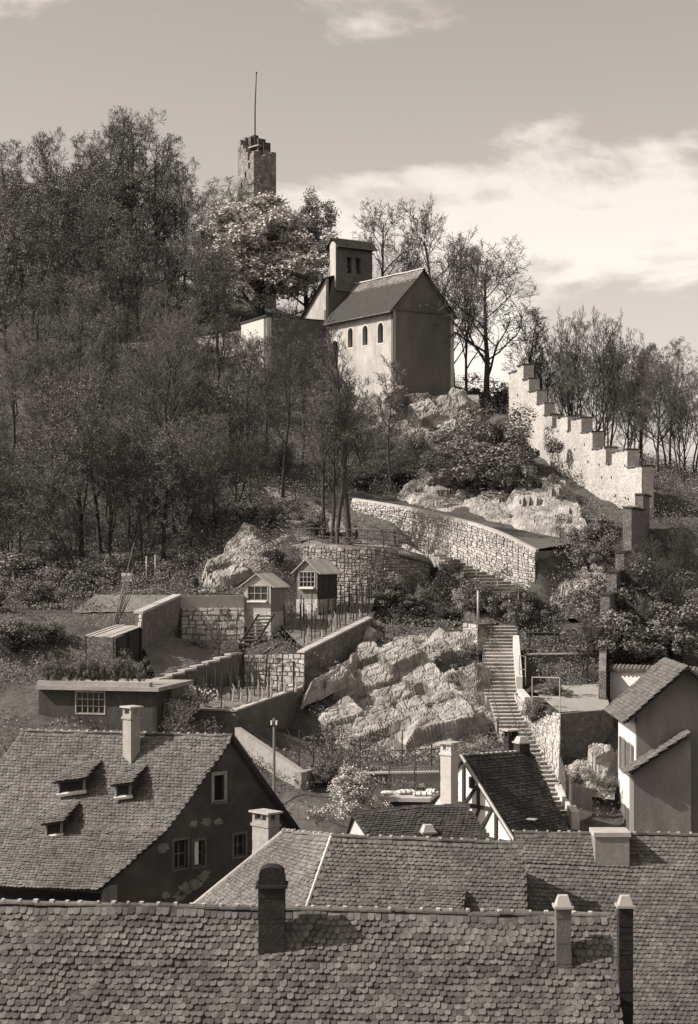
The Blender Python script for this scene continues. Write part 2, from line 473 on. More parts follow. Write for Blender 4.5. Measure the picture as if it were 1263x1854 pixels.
# ------------------------------------------------------------------ terrain
CP = [P(*t) for t in [
 (-300,1330,86),(0,1322,86),(135,1320,87),(280,1322,88.5),(400,1345,89),(430,1345,90.5),(500,1400,86),(600,1462,82),(560,1400,87.5),(780,1450,83.5),(690,1392,90),
 (1020,1492,85),(1100,1500,85),(1263,1500,85),(1400,1500,85),
 (1060,1425,88),(1100,1392,93.2),(1018,1412,89.5),(1022,1412,92.6),(1060,1400,93.8),(1110,1425,89),
 (1014,1290,94.6),(1105,1286,96.6),(960,1292,95.6),(1092,1240,100.5),(960,1245,100.5),
 (952,1183,103),(1080,1183,103),(960,1132,107),(1060,1100,110),(975,1067,109.8),(1030,1067,111.5),(1050,992,117),(985,1000,113),(1070,1060,112.5),
 (870,1132,107),(935,1132,107),(885,1255,99.6),(935,1250,99.6),(905,1330,94),(955,1330,94),(985,1472,86.3),(1020,1472,86.3),
 (545,1330,97),(620,1355,95),(750,1370,94),(885,1352,95),(676,1132,111.5),(760,1150,111),(845,1130,109),(720,1255,103),(800,1250,102.5),(620,1250,103.5),(590,1200,107),
 (600,1180,109),(690,1085,113.5),(780,1082,113.5),(850,1092,110.5),(700,1090,115.2),(775,1062,116.5),(560,1092,113.2),
 (540,985,116),(720,992,116),(640,985,116),(600,962,122),(545,905,128),(480,886,135),(735,985,118.6),(820,1040,117),(900,1092,112.6),(950,1104,109.6),(900,1124,108),
 (640,907,128.4),(730,927,122.4),(880,967,115.9),(966,999,111.9),(680,902,134),(800,914,130.5),(920,945,124.5),(1045,984,117.6),
 (760,898,136),(850,858,141),(940,880,136),(830,782,151),(950,792,150),(711,742,157.5),(815,735,161),(590,692,166),(660,868,139),(560,860,141),(500,800,149),
 (440,842,142),(380,830,142),(330,780,150),(330,650,172),(440,640,168),(485,692,161),(540,692,163),
 (130,1062,118),(260,1062,117),(350,1062,113.5),(430,988,118.5),(530,947,121),(450,920,128),(330,930,130),(200,925,131),(130,900,134),(200,700,160),(130,650,168),
 (-100,650,168),(-100,900,134),(-100,1062,118),(-400,700,160),(-400,1000,120),
 (200,480,203),(460,545,200),(0,480,205),(-300,500,205),(690,610,182),(600,590,182),(850,745,166),(900,800,185),(1000,800,174),
 (905,752,152),(985,838,143.5),(1065,890,135),(1150,935,127),(940,750,152.5),(1010,800,146),(1100,860,140),(1180,880,134),(1100,850,156),(1190,870,150),(1300,890,148),(1500,900,150),
 (1185,1000,120),(1185,1200,104),(1125,1210,103),(1300,1200,104),(1300,1000,120),(1500,1000,120),
 (140,1106,102),(250,1112,102),(325,1083,106),(440,1080,107.2),(440,1066,112),(320,1066,110),(200,1080,108),(130,1085,108),
 (250,1178,99.5),(330,1167,103.2),(430,1163,104.3),(432,1194,102.3),(290,1238,93.5),(140,1197,98),(140,1232,92),(250,1150,101),(140,1140,101),(-100,1200,97),(-100,1106,102),(-100,1235,92),
 (332,1281,93.3),(424,1287,92.3),(545,1247,99.5),(450,1232,100.3),(380,1248,97.5),
 (452,1186,102.2),(552,1181,101.3),(670,1120,108.8),(560,1105,110),(680,1082,113.8),(500,1130,107)]]
CP += [Vector(t) for t in [(-90,20,8),(90,20,8),(-90,62,10.5),(-30,62,10.5),(0,62,10.5),(30,62,10.5),(90,62,10.5),(-60,78,15),(-14,79,15),(-4,78,14),(8,79,14.5),(30,80,15),(90,80,15),
 (-90,260,42),(0,260,34),(90,260,20),(-90,200,58),(90,200,24),(-90,120,28),(90,120,26),(-30,225,58),(10,225,46),
 (-4000,-300,0),(4000,-300,0),(-4000,5000,0),(4000,5000,0),(-300,400,0),(300,400,0),(-300,100,5),(300,100,5),(0,500,0),(-200,-100,6),(200,-100,6)]]
_r = delaunay_2d_cdt([Vector((p.x, p.y)) for p in CP], [], [], 0, 1e-4)
_v3 = []
for i, v in enumerate(_r[0]):
    o = _r[3][i][0]; _v3.append(Vector((v.x, v.y, CP[o].z)))
TIN = BVHTree.FromPolygons(_v3, [tuple(f) for f in _r[2]])
def ground0(x, y):
    h = TIN.ray_cast(Vector((x, y, 500)), Vector((0, 0, -1)))
    return h[0].z if h[0] else 0.0
def ground(x, y):
    return ground0(x, y)

def axis(lo, hi, step, far):
    a = []; v = lo
    while v <= hi: a.append(v); v += step
    s = step
    q = hi
    while q < far[1]: s *= 1.5; q += s; a.append(min(q, far[1]))
    s = step; q = lo; pre = []
    while q > far[0]: s *= 1.5; q -= s; pre.append(max(q, far[0]))
    return pre[::-1] + a
def rough(x, y):
    if y < 84: return 0.0
    q = Vector((x, y, 0))
    k = min(1.0, max(.25, (y - 112) / 20))
    return k * (0.26 * noise.noise(q * 0.55) + 0.12 * noise.noise(q * 1.7)) - .12
XS = axis(-34, 36, 0.5, (-3900, 3900)); YS = axis(60, 215, 0.55, (-290, 4900))
mb = MB()
for y in YS:
    for x in XS: mb.v.append((x, y, ground0(x, y) + (rough(x, y) - 0.16 if abs(x) < 60 and y < 260 else 0.0)))
nx = len(XS)
for j in range(len(YS) - 1):
    for i in range(nx - 1):
        a = j * nx + i; mb.f.append((a, a + 1, a + nx + 1, a + nx)); mb.m.append(0)
tag(mb.build('hillside', M_hill, smooth=True, fix=False), 'dark earthy castle hill rising behind the town roofs', 'hill', kind='structure')

def sheet(name, pts, m, label, cat, lift=0.05, n=(24, 14), rough_=0.03, kind='structure', furrow=0.0, rows=12):
    """four corners (px, py, d) -> ground sheet following the straight surface between them"""
    a, b, c, d = [P(*t) for t in pts]; q = MB()
    for j in range(n[1] + 1):
        for i in range(n[0] + 1):
            p = lerp(lerp(a, b, i / n[0]), lerp(d, c, i / n[0]), j / n[1])
            p.z += lift + rough_ * noise.noise(p * 2.2) + furrow * (abs(math.sin(math.pi * rows * j / n[1] + .5 * noise.noise(p * .5))) + .5 * noise.noise(p * 5))
            q.v.append(tuple(p))
    for j in range(n[1]):
        for i in range(n[0]):
            k = j * (n[0] + 1) + i; q.f.append((k, k + 1, k + n[0] + 2, k + n[0] + 1)); q.m.append(0)
    return tag(q.build(name, m, smooth=True, fix=False), label, cat, kind=kind)

# ------------------------------------------------------------------ rock faces
def rock(name, tl, tr, br, bl, label, nu, nv, amp, strike, freq, seed, m=None, thick=1.2, fade=True):
    """weathered limestone face: tilted beds broken into ledges and blocks, real relief"""
    a, b, c, d = [P(*t) for t in (tl, tr, br, bl)]
    N = (b - a).cross(a - d).normalized()
    if N.dot(Vector((0, 0, CZ)) - a) < 0: N = -N
    W = ((b - a).length + (c - d).length) / 2; H = ((a - d).length + (b - c).length) / 2
    q = MB(); ca, sa = math.cos(strike), math.sin(strike)
    for j in range(nv + 1):
        for i in range(nu + 1):
            u, v = i / nu, j / nv
            p = lerp(lerp(d, c, u), lerp(a, b, u), v)
            x, y = u * W, v * H
            s = x * ca + y * sa; t = -x * sa + y * ca           # along / across the beds
            t += 0.5 * noise.noise((s * .35, t * .6, seed))
            k = t * freq; fl = math.floor(k); fr = k - fl
            bed = noise.cell((fl * 3.7 + seed, 1.5, 2.5))
            bed2 = noise.cell((fl * 1.3 + seed, math.floor(s * .42 + bed * 7) * 2.1, 4.5))
            led = (bed - .5) * 1.0 + (bed2 - .5) * 1.15 + 0.6 * min(fr * 1.15, 1.0)
            dv = noise.voronoi((s * .9, t * 1.9, seed))[0]; dw2 = noise.voronoi((s * 2.1, t * 3.6, seed + 4))[0]
            blk = min(dv[1] - dv[0], .07) * 3.0 + min(dw2[1] - dw2[0], .08) * .6
            h = amp * (led * 1.05 + blk + .14 * noise.fractal((s * .25, t * .8, seed), 0.9, 2.1, 4)) + .03 * noise.noise((x * 3, y * 3, seed)) + .014 * noise.noise((x * 8, y * 8, seed))
            if fade:
                e = min(u, 1 - u, v * 1.3, (1 - v)) * 7
                e += 1.1 * noise.noise((x * .5, y * .5, seed + 9))
                h = h * min(1, max(0, e)) - (1 - min(1, max(0, e))) * thick
            q.v.append(tuple(p + N * h))
    for j in range(nv):
        for i in range(nu):
            k = j * (nu + 1) + i; q.f.append((k, k + 1, k + nu + 2, k + nu + 1)); q.m.append(0)
    return tag(q.build(name, m or M_rock, fix=False), label, 'rock', kind='structure')

# ------------------------------------------------------------------ trees and shrubs
def gen_tree(seed, h, trunk_r, nlimb, clear, spread, leaf_n, leaf_s, mleaf, levels=4, fork=0.0, upb=0.10, kids=(0, 6, 6, 5), limbL=0.42, droop=0.0, name='tree'):
    rng = random.Random(seed); T = MB(); C = MB()
    def leaves(pts, n):
        for _ in range(n):
            p = pts[rng.randrange(1, len(pts))] + Vector((rng.gauss(0, .13), rng.gauss(0, .13), rng.gauss(0, .12))) * (leaf_s / .12) ** .5
            a = Vector((rng.gauss(0, 1), rng.gauss(0, 1), rng.gauss(0, .7))).normalized()
            b = a.cross(Vector((rng.gauss(0, 1), rng.gauss(0, 1), rng.gauss(0, 1)))).normalized()
            s = leaf_s * rng.uniform(.6, 1.3)
            C.add([p - a * s * .5, p + b * s * .42, p + a * s * .6, p - b * s * .42], [(0, 1, 2, 3)], 1)
    def grow(p, d, L, r, lev):
        segs = (7, 5, 4, 2, 2)[lev]; pts = [p.copy()]; rad = [r]
        wig = (0.07, .16, .22, .25, .3)[lev]
        for i in range(segs):
            d = (d + Vector((rng.gauss(0, wig), rng.gauss(0, wig), rng.gauss(0, wig * .6) + upb * (1 if lev else .5) - (droop if lev >= 3 else 0)))).normalized()
            p = p + d * (L / segs); pts.append(p.copy()); rad.append(max(.011, r * (1 - (.72 if lev else .8) * (i + 1) / segs)))
        (T if lev < 2 else C).tube(pts, rad, (8, 6, 4, 3, 3)[lev], 0, cap=False)
        if lev < levels:
            n = nlimb if lev == 0 else kids[lev]
            for k in range(n):
                t = lerp(clear if lev == 0 else .22, .98, (k + rng.random()) / n)
                f = t * segs; i = min(int(f), segs - 1); q = lerp(pts[i], pts[i + 1], f - i); rr = lerp(rad[i], rad[i + 1], f - i)
                ax = (pts[i + 1] - pts[i]).normalized()
                o = ax.orthogonal().normalized(); o.rotate(Matrix.Rotation(k * 2.4 + rng.uniform(-.5, .5), 3, ax))
                ang = math.radians(rng.uniform(32, 62)) * spread * (1.0 if lev else (1.15 - .35 * t))
                cd = (ax * math.cos(ang) + o * math.sin(ang)).normalized()
                cl = (h * limbL * (1.15 - .62 * t) if lev == 0 else L * rng.uniform(.38, .62) * (1.1 - .35 * t))
                grow(q, cd, cl, rr * rng.uniform(.5, .68), lev + 1)
        if leaf_n and lev >= max(2, levels - 1): leaves(pts, leaf_n)
    if fork:
        for k in range(int(fork)):
            a = k * 2 * math.pi / fork + rng.uniform(-.4, .4); tl = rng.uniform(.10, .24)
            grow(Vector((math.cos(a) * .25, math.sin(a) * .25, -.4)), Vector((math.cos(a) * tl, math.sin(a) * tl, 1)).normalized(), h * rng.uniform(.78, .98), trunk_r * rng.uniform(.7, 1), 0)
    else: grow(Vector((0, 0, -.4)), Vector((rng.gauss(0, .05), rng.gauss(0, .05), 1)).normalized(), h * .95, trunk_r, 0)
    root = bpy.data.objects.new(name, None); root.empty_display_size = .3
    COL.objects.link(root)
    T.build('trunk', M_bark, root, smooth=True, fix=False); C.build('crown', [M_twig, mleaf], root, fix=False)
    root['proto_h'] = h
    return root

PROTO = {
 'bare1': gen_tree(11, 10, .17, 13, .30, 1.0, 0, .1, M_leaf, kids=(0, 7, 6, 5)),
 'bare2': gen_tree(12, 10, .15, 12, .36, .85, 0, .1, M_leaf, kids=(0, 7, 6, 5), upb=.14),
 'bud1': gen_tree(13, 10, .18, 13, .28, .95, 2, .085, M_leaf, kids=(0, 6, 6, 5)),
 'bud2': gen_tree(14, 10, .16, 13, .34, .8, 1, .08, M_leaf, kids=(0, 6, 6, 5), upb=.14),
 'bud3': gen_tree(15, 10, .14, 12, .2, .9, 2, .085, M_leaf, fork=2, kids=(0, 5, 5, 5)),
 'multi': gen_tree(16, 10, .11, 9, .22, .7, 0, .1, M_leaf, fork=5, kids=(0, 5, 5, 4), upb=.16, limbL=.36),
 'full1': gen_tree(17, 10, .2, 15, .2, 1.0, 5, .13, M_leaf, kids=(0, 6, 5, 5)),
 'full2': gen_tree(18, 10, .2, 16, .16, 1.05, 15, .165, M_leaf_b, kids=(0, 7, 5, 5), limbL=.46),
 'slim': gen_tree(19, 10, .085, 13, .35, .8, 1, .08, M_leaf, kids=(0, 5, 5, 3), upb=.15, limbL=.28),
 'plat': gen_tree(24, 10, .20, 11, .3, 1.0, 1, .075, M_leaf, fork=2, kids=(0, 6, 5, 5)),
 'tall': gen_tree(23, 10, .20, 10, .45, .8, 0, .1, M_leaf, kids=(0, 5, 4, 3), upb=.15, limbL=.26),
 'orchard': gen_tree(20, 4, .11, 7, .28, 1.1, 1, .07, M_leaf, kids=(0, 5, 5, 4), limbL=.55),
 'blossom': gen_tree(21, 4, .08, 11, .15, 1.0, 8, .11, M_blos, kids=(0, 5, 5, 4), limbL=.5),
 'conif': gen_tree(22, 4, .09, 22, .05, 1.5, 5, .10, M_leaf_d, levels=3, kids=(0, 8, 6, 5), limbL=.40, upb=.02),
}
def gen_bush(seed, r, hgt, n, ls, mleaf, stems=9):
    rng = random.Random(seed); C = MB(); S = MB()
    cl = [(Vector((rng.gauss(0, .42) * r, rng.gauss(0, .42) * r, abs(rng.gauss(.5, .26)) * hgt)), rng.uniform(.16, .36) * r) for _ in range(34)]
    for k in range(stems):
        c = cl[k][0]; S.tube([Vector((c.x * .15, c.y * .15, -.3)), c * .55 + Vector((0, 0, .05)), c], [.03, .022, .008], 4, cap=False)
    for _ in range(n):
        c, cr = rng.choice(cl)
        v = Vector((rng.gauss(0, 1), rng.gauss(0, 1), rng.gauss(0, .8))).normalized()
        p = c + v * cr * rng.uniform(.6, 1.08); p.z = max(.02, p.z)
        a = (v.orthogonal().normalized() + v * rng.gauss(0, .5) + Vector((rng.gauss(0, .5), rng.gauss(0, .5), rng.gauss(0, .5)))).normalized()
        b = a.cross(v + Vector((rng.gauss(0, .5), rng.gauss(0, .5), rng.gauss(0, .5)))).normalized()
        s = ls * rng.uniform(.6, 1.4)
        C.add([p - a * s * .5, p + b * s * .4, p + a * s * .6, p - b * s * .4], [(0, 1, 2, 3)])
    root = bpy.data.objects.new('bush', None); COL.objects.link(root); root['proto_h'] = hgt
    S.build('stem', M_bark, root, fix=False); C.build('foliage', mleaf, root, fix=False)
    return root
PROTO['bush'] = gen_bush(31, 1.0, 1.5, 9500, .062, M_leaf)
PROTO['bushb'] = gen_bush(32, 1.0, 1.4, 7000, .06, M_leaf_b)
PROTO['bushd'] = gen_bush(33, 1.0, 1.6, 9500, .065, M_leaf_d)
PROTO['bushw'] = gen_bush(34, 1.0, 1.4, 6000, .06, M_blos)
_used = {}
def plant(kind, name, px, d, top_py, label, cat='tree', group=None, rz=None, wide=1.0, z=None, h=None, base_py=None):
    """stand a copy of a prototype on the ground at column px, distance d; its top reaches row top_py"""
    x = X(px, d)
    if base_py is not None: zb = Z(base_py, d)
    else: zb = ground(x, d) - .1 if z is None else z
    hh = h if h else max(1.0, Z(top_py, d) - zb)
    src = PROTO[kind]
    if kind not in _used: o = src; _used[kind] = 1
    else: o = copy_tree(src)
    o.name = name
    o.location = (x, d, zb); s = hh / src['proto_h']
    rng = random.Random(int(px * 7 + d * 13))
    o.rotation_euler = (0, 0, rng.uniform(0, 6.28) if rz is None else rz)
    o.scale = (s * wide, s * wide, s)
    if 'group' in o and not group: del o['group']
    return tag(o, label, cat, group)

# ------------------------------------------------------------------ ruined keep and its flagpole
def poly_wall(mb, a, b, zb, tops, th, m=0):
    """wall a->b split into columns of different height (fractions, z)"""
    for (f0, f1, z) in tops:
        mb.slab(lerp(a, b, f0), lerp(a, b, f1), zb, z, zb, z, th, m)
M_keep = mat('keep_stone', .23, .45, 1.6, bump=.9, bscale=5, vor=.3, vscale=2.4, big=.25)
M_keepd = mat('keep_crown_stone', .10, .4, 1.6, bump=.9, bscale=5, vor=.3, vscale=2.4)
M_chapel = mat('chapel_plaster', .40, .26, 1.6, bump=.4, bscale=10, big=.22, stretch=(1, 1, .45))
kp = thing('castle_keep', 'ruined square stone keep with broken battlements on the hilltop', 'tower', (X(462, 200), 200, 56))
c0 = Vector((X(459, 198), 198, 0))                       # near corner
u = Vector((-0.62, 0.78, 0)).normalized(); w = Vector((0.80, 0.60, 0)).normalized()
LW, RW = 3.1, 3.05
zt = lambda py: Z(py, 198)
m1 = MB()
a = c0 + u * LW                                          # far end of the lit face
poly_wall(m1, a, c0, 54, [(0, .16, zt(249)), (.16, .32, zt(256)), (.32, .5, zt(263)), (.5, .62, zt(272)), (.62, .74, zt(288)), (.74, .86, zt(279)), (.86, 1, zt(273))], .7)
m1.build('lit_wall', M_keep, kp)
m1 = MB()
b = c0 + w * RW
poly_wall(m1, c0 + u * .0 + w * .02, b, 54, [(0, .18, zt(276)), (.18, .30, zt(270)), (.30, .44, zt(281)), (.44, .50, zt(281)), (.50, .70, zt(270)), (.70, .78, zt(276)), (.78, 1, zt(270.5))], .7)
m1.build('shaded_wall', M_keep, kp)
m1 = MB()
poly_wall(m1, b, b + u * LW, 54, [(0, .2, zt(270)), (.2, .4, zt(276)), (.4, .7, zt(268)), (.7, 1, zt(258))], .6)
poly_wall(m1, b + u * LW, a, 54, [(0, .25, zt(262)), (.25, .45, zt(250)), (.45, .62, zt(243)), (.62, .8, zt(240)), (.8, 1, zt(246))], .6)
m1.build('rear_wall', M_keep, kp)
m1 = MB()
tc_ = (a + b) / 2
for dx, dz, s_ in ((-.5, zt(240), 1.1), (-.35, zt(236.5), .62), (.3, zt(243), 1.0), (.9, zt(250), .9)):
    m1.box((tc_.x + dx, tc_.y + .5, dz - 1.0), s_, .9, 2.0, .6)
m1.build('broken_crown', M_keepd, kp)
m1 = MB(); m1.slab(a + u * .0 + w * .6, c0 + w * .6, zt(262), zt(260), zt(262), zt(260), .5); m1.build('wall_walk', M_stone_d, kp)
for t, py in ((.72, 298), (.25, 330), (.5, 312)):
    q = lerp(a, c0, t); n = Vector((-u.y, u.x, 0)); n = n if n.y < 0 else -n
    MB().box(q + n * .01 + Vector((0, 0, zt(py))), .16, .16, .62, math.atan2(u.y, u.x)).build('arrow_slit', M_dark, kp)
fp = MB(); B_ = Vector((X(461.5, 199.5), 199.5, zt(262)))
fp.tube([B_, Vector((B_.x, B_.y, zt(190))), Vector((X(464, 199.5), 199.5, Z(133, 199.5)))], [.085, .075, .05], 7)
fpo = thing('flagpole', 'bare wooden flagpole rising from the ruined keep', 'flagpole', B_)
fp.build('pole', M_wood_d, fpo)
MB().box((X(464, 199.5), 199.5, Z(132, 199.5)), .16, .16, .16).build('pole_cap', M_wood_d, fpo)

# ------------------------------------------------------------------ chapel
K = Vector((3.88, 156, 0)); du = Vector((-6, 9, 0)).normalized(); dw = Vector((du.y, -du.x, 0)) * 1.0
dw = Vector((.832, .555, 0))
LEN, WID = 10.9, 6.35
ZE, ZR, ZB = 51.45, 55.25, 41.0
ch = thing('hill_chapel', 'plastered hill chapel with tiled saddle roof, arched windows and bell gable', 'chapel', (K.x, K.y, ZB))
Ou = K + du * LEN
# nave wall (lit): u axis runs from far end to the corner K
Uax = -du
def nave(px, py):
    p = onplane(px, py, K, Vector((-dw.x, -dw.y, 0)))
    return ((p - Ou).dot(Uax), p.z - ZB)
holes = []
for pxa, pxb, pyb, pyt in ((629.5, 638.5, 630, 594), (656, 665.5, 626, 589.5), (683.5, 693.5, 622, 584.5)):
    x0, y0 = nave(pxa, pyb); x1, _ = nave(pxb, pyb); _, y1 = nave((pxa + pxb) / 2, pyt)
    holes.append(arch(x0, y0, x1, y1))
x0, y0 = nave(599.5, 661); x1, _ = nave(612, 661); _, y1 = nave(606, 617)
holes.append(arch(x0, y0, x1, y1))
O3 = Vector((Ou.x, Ou.y, ZB))
_, Nn = wallh(O3, Uax, UP, [(-4.2, -3), (LEN, -3), (LEN, ZE - ZB), (0, ZE - ZB), (0, ZE - ZB + 4.1), (-4.2, ZE - ZB + .75)], holes, .45, M_chapel, ch, 'nave_wall')
for h in holes:
    wd = ring_frame(O3, Uax, UP, Nn, h, .13, .02, M_plaster, ch, 'window')
    window_fill(O3, Uax, UP, Nn, h, .4, wd, None)
# east gable (shade put into a darker render than the nave wall)
Ge = Vector((K.x, K.y, ZB))
wallh(Ge, dw, UP, [(0, -2), (WID, -2), (WID, ZE - ZB), (WID / 2, ZR - ZB - .1), (0, ZE - ZB)], [], .3, mat('shaded_stained_render', 0.15, .2, .8, bump=.3, bscale=14, big=.25, stretch=(1, 1, .35)), ch, 'gable_wall')
m1 = MB(); R_ = Matrix((dw, Vector((du.x, du.y, 0)), UP)).transposed()
m1.box(Ge + dw * WID / 2 + UP * (ZE - ZB) - du * .06, WID + .2, .18, .12, M=R_); m1.build('gable_cornice', M_plaster_g, ch)
m1 = MB(); far = K + dw * WID
m1.slab(far, far + du * LEN, 40, ZE, 40, ZE, -.4); m1.slab(Ou, Ou + dw * WID, 40, ZE, 40, ZE, .4)
m1.build('rear_wall', M_plaster, ch)
# roof: courses stepped over a bell-cast profile
M_rt = mat('chapel_roof_tile', 0.20, .25, 6, bump=.4, bscale=16, island=.3, big=.2)
def strip_roof(mb, prof, e0, e1, n):
    """prof(t)->(offset along dw, z); courses run between e0 and e1 (points along the ridge)"""
    for k in range(n):
        t0, t1 = k / n, (k + 1.25) / n
        (o0, z0), (o1, z1) = prof(t0), prof(min(t1, 1.0))
        nseg = 30
        for i in range(nseg):
            f0, f1 = i / nseg + .004, (i + 1) / nseg - .004
            pa, pb = lerp(e0, e1, f0), lerp(e0, e1, f1)
            j = random.Random(k * 97 + i).uniform(-.012, .012)
            q = [pa + dw * o0 + UP * (z0 + .015), pb + dw * o0 + UP * (z0 + .015), pb + dw * o1 + UP * (z1 + .075 + j), pa + dw * o1 + UP * (z1 + .075 + j)]
            lo = [p - UP * .07 for p in q]
            mb.add(q + lo, [(0, 1, 2, 3), (3, 2, 6, 7), (0, 3, 7, 4), (1, 2, 6, 5)])
hw = WID / 2
def profL(t):
    o = lerp(hw, -.62, t); z = ZR - (hw - o) / hw * (ZR - ZE) * 1.0
    z += max(0, (t - .72)) * 1.55 * (t - .72) / .28 * .9
    return o, z
def profR(t):
    o, z = profL(t); return WID - o, z
e0 = K - du * .35; e1 = K + du * (LEN - .1)
m1 = MB(); strip_roof(m1, profL, e0, e1, 26); o = m1.build('roof', M_rt, ch, fix=False); o['kind'] = 'stuff'
m1 = MB(); strip_roof(m1, profR, e0, e1, 26); o = m1.build('roof_north', M_rt, ch, fix=False); o['kind'] = 'stuff'
m1 = MB()
m1.add([e0 + dw * hw + UP * (ZR - .05), e1 + dw * hw + UP * (ZR - .05), e1 - dw * .6 + UP * (ZE - .28), e0 - dw * .6 + UP * (ZE - .28)], [(0, 1, 2, 3)])
m1.add([e0 + dw * hw + UP * (ZR - .05), e1 + dw * hw + UP * (ZR - .05), e1 + dw * (WID + .6) + UP * (ZE - .28), e0 + dw * (WID + .6) + UP * (ZE - .28)], [(0, 1, 2, 3)])
m1.build('eaves', M_wood_d, ch)
ridge_caps(ch, e0 + dw * hw + UP * (ZR + .02), e1 + dw * hw + UP * (ZR + .02), .14, .45, M_mortar, False, single=False)
# west gable and bell gable
g0 = Ou + dw * .0
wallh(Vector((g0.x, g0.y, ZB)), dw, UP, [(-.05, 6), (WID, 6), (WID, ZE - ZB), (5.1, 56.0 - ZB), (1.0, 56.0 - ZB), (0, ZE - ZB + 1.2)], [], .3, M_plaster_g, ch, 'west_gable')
bg0 = Ou + dw * 1.0 - du * .25
bgw, bgt = 4.1, 1.0
BZ0, BZ1 = 56.0, 58.55
ho = [rect(1.2, .25, 1.75, 1.75), rect(2.2, .25, 2.75, 1.75)]
Ob = Vector((bg0.x, bg0.y, BZ0))
wallh(Ob, dw, UP, [(0, -1.5), (bgw, -1.5), (bgw, BZ1 - BZ0), (0, BZ1 - BZ0)], ho, bgt, M_plaster_g, ch, 'bell_gable', back=bgt)  # shade of the bell gable front put into the dark render
Oc = Ob + du * bgt
wallh(Oc, dw, UP, [(0, -1.5), (bgw, -1.5), (bgw, BZ1 - BZ0), (0, BZ1 - BZ0)], ho, .02, M_plaster_g, ch, 'bell_gable_rear', back=.01)
m1 = MB(); m1.slab(Ob + du * bgt - dw * .06, Ob - dw * .06, BZ0 - 1.2, BZ1 + .75, BZ0 - 1.2, BZ1 + .4, .05); m1.build('lit_edge_strip', M_chapel, ch)  # pale strip paints the narrow left side as sunlit
rt = Ob + du * .5 + UP * (BZ1 - BZ0)
m1 = MB()
for s_, nm in ((-1, 'a'), (1, 'b')):
    for k in range(6):
        t0, t1 = k / 6, (k + 1.2) / 6
        p = lambda f, t, dz: rt + dw * lerp(-.25, bgw + .3, f) + du * (s_ * lerp(.0, 1.05, t)) + UP * (lerp(.95, -.05, t) + dz)
        for i in range(16):
            f0, f1 = i / 16 + .006, (i + 1) / 16 - .006
            q = [p(f0, t0, .02), p(f1, t0, .02), p(f1, t1, .08), p(f0, t1, .08)]
            m1.add(q + [z - UP * .06 for z in q], [(0, 1, 2, 3), (3, 2, 6, 7), (0, 3, 7, 4), (1, 2, 6, 5)])
o = m1.build('bell_roof', M_tile_d, ch, fix=False); o['kind'] = 'stuff'
m1 = MB(); m1.prism([rt - du * 1.0 + UP * -.05, rt + du * 1.0 + UP * -.05, rt + UP * .9], dw * bgw); m1.build('bell_roof_frame', M_wood_d, ch)
m1 = MB(); c_ = rt + dw * (bgw + .15) + UP * .95; m1.tube([c_, c_ + UP * .35], [.07, .04], 6); m1.box(c_ + UP * .42, .16, .16, .16); m1.build('finial', M_metal, ch)
m1 = MB()
for hx in (1.475, 2.475):
    q = Ob + dw * hx + du * .5
    pts = [(0, 1.55), (.05, 1.5), (.12, 1.4), (.15, 1.15), (.2, 1.02), (.25, .95)]
    vs_ = []; 
    for r_, zz in pts:
        for k in range(10): vs_.append(q + Vector((math.cos(k * .628) * r_, math.sin(k * .628) * r_, zz)))
    m1.add(vs_, [(i * 10 + k, i * 10 + (k + 1) % 10, (i + 1) * 10 + (k + 1) % 10, (i + 1) * 10 + k) for i in range(5) for k in range(10)])
m1.build('bell', M_metal, ch)
# annexe roof edge west of the nave
m1 = MB(); a_ = Ou + du * 4.25 - dw * .3; b_ = Ou - du * .0 - dw * .3
m1.add([a_ + UP * (ZE + .72), b_ + UP * (ZE + 4.1), b_ + dw * 3.3 + UP * (ZE + 5.2), a_ + dw * 3.3 + UP * (ZE + 1.8)] , [(0, 1, 2, 3)])
m1.add([a_ + UP * (ZE + .58), b_ + UP * (ZE + 3.95), b_ + dw * 3.3 + UP * (ZE + 5.05), a_ + dw * 3.3 + UP * (ZE + 1.65)], [(3, 2, 1, 0)])
m1.build('annexe_roof', M_tile_d, ch)

# courtyard bastion beside the chapel and the long wall to the west
bs_ = thing('courtyard_wall', 'tall plastered courtyard wall joining the chapel at its left', 'wall', (-7.4, 161.5, 44))
L0 = Vector((Ou.x, Ou.y, 0)); Bc = L0 - dw * 6.45
m1 = MB(); m1.slab(Bc, L0, 43, 51.5, 44, 51.5, .5); m1.build('shaded_face', M_plaster_g, bs_)  # shade painted in: darker render than the lit face of the same wall
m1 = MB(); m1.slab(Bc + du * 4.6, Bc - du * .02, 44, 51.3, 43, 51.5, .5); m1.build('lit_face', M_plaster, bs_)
m1 = MB(); m1.slab(Bc - dw * .12, L0, 51.5, 51.68, 51.5, 51.68, .7); m1.slab(Bc + du * 4.7 - dw * .1, Bc - du * .1 - dw * .1, 51.3, 51.48, 51.5, 51.68, .7); m1.build('coping', M_tile_d, bs_)
wl_ = thing('long_wall', 'low plastered boundary wall half hidden among the left trees', 'wall', (X(385, 172), 172, 47))
pA, pB, pC = Vector((X(130, 176), 176, 0)), Vector((X(330, 173), 173, 0)), Vector((X(437, 170), 170, 0))
m1 = MB(); m1.slab(pA, pB, 44, Z(622, 176), 45, Z(613, 173), .5); m1.slab(pB, pC, 45, Z(613, 173), 46, Z(596, 170), .5); m1.build('wall_face', M_plaster, wl_)
m1 = MB(); m1.slab(pA + Vector((0, -.12, 0)), pB + Vector((0, -.12, 0)), Z(622, 176), Z(620, 176) + .06, Z(613, 173), Z(611, 173) + .06, .75); m1.slab(pB + Vector((0, -.12, 0)), pC + Vector((0, -.12, 0)), Z(613, 173), Z(611, 173) + .06, Z(596, 170), Z(594, 170) + .06, .75); m1.build('coping', M_tile_d, wl_)

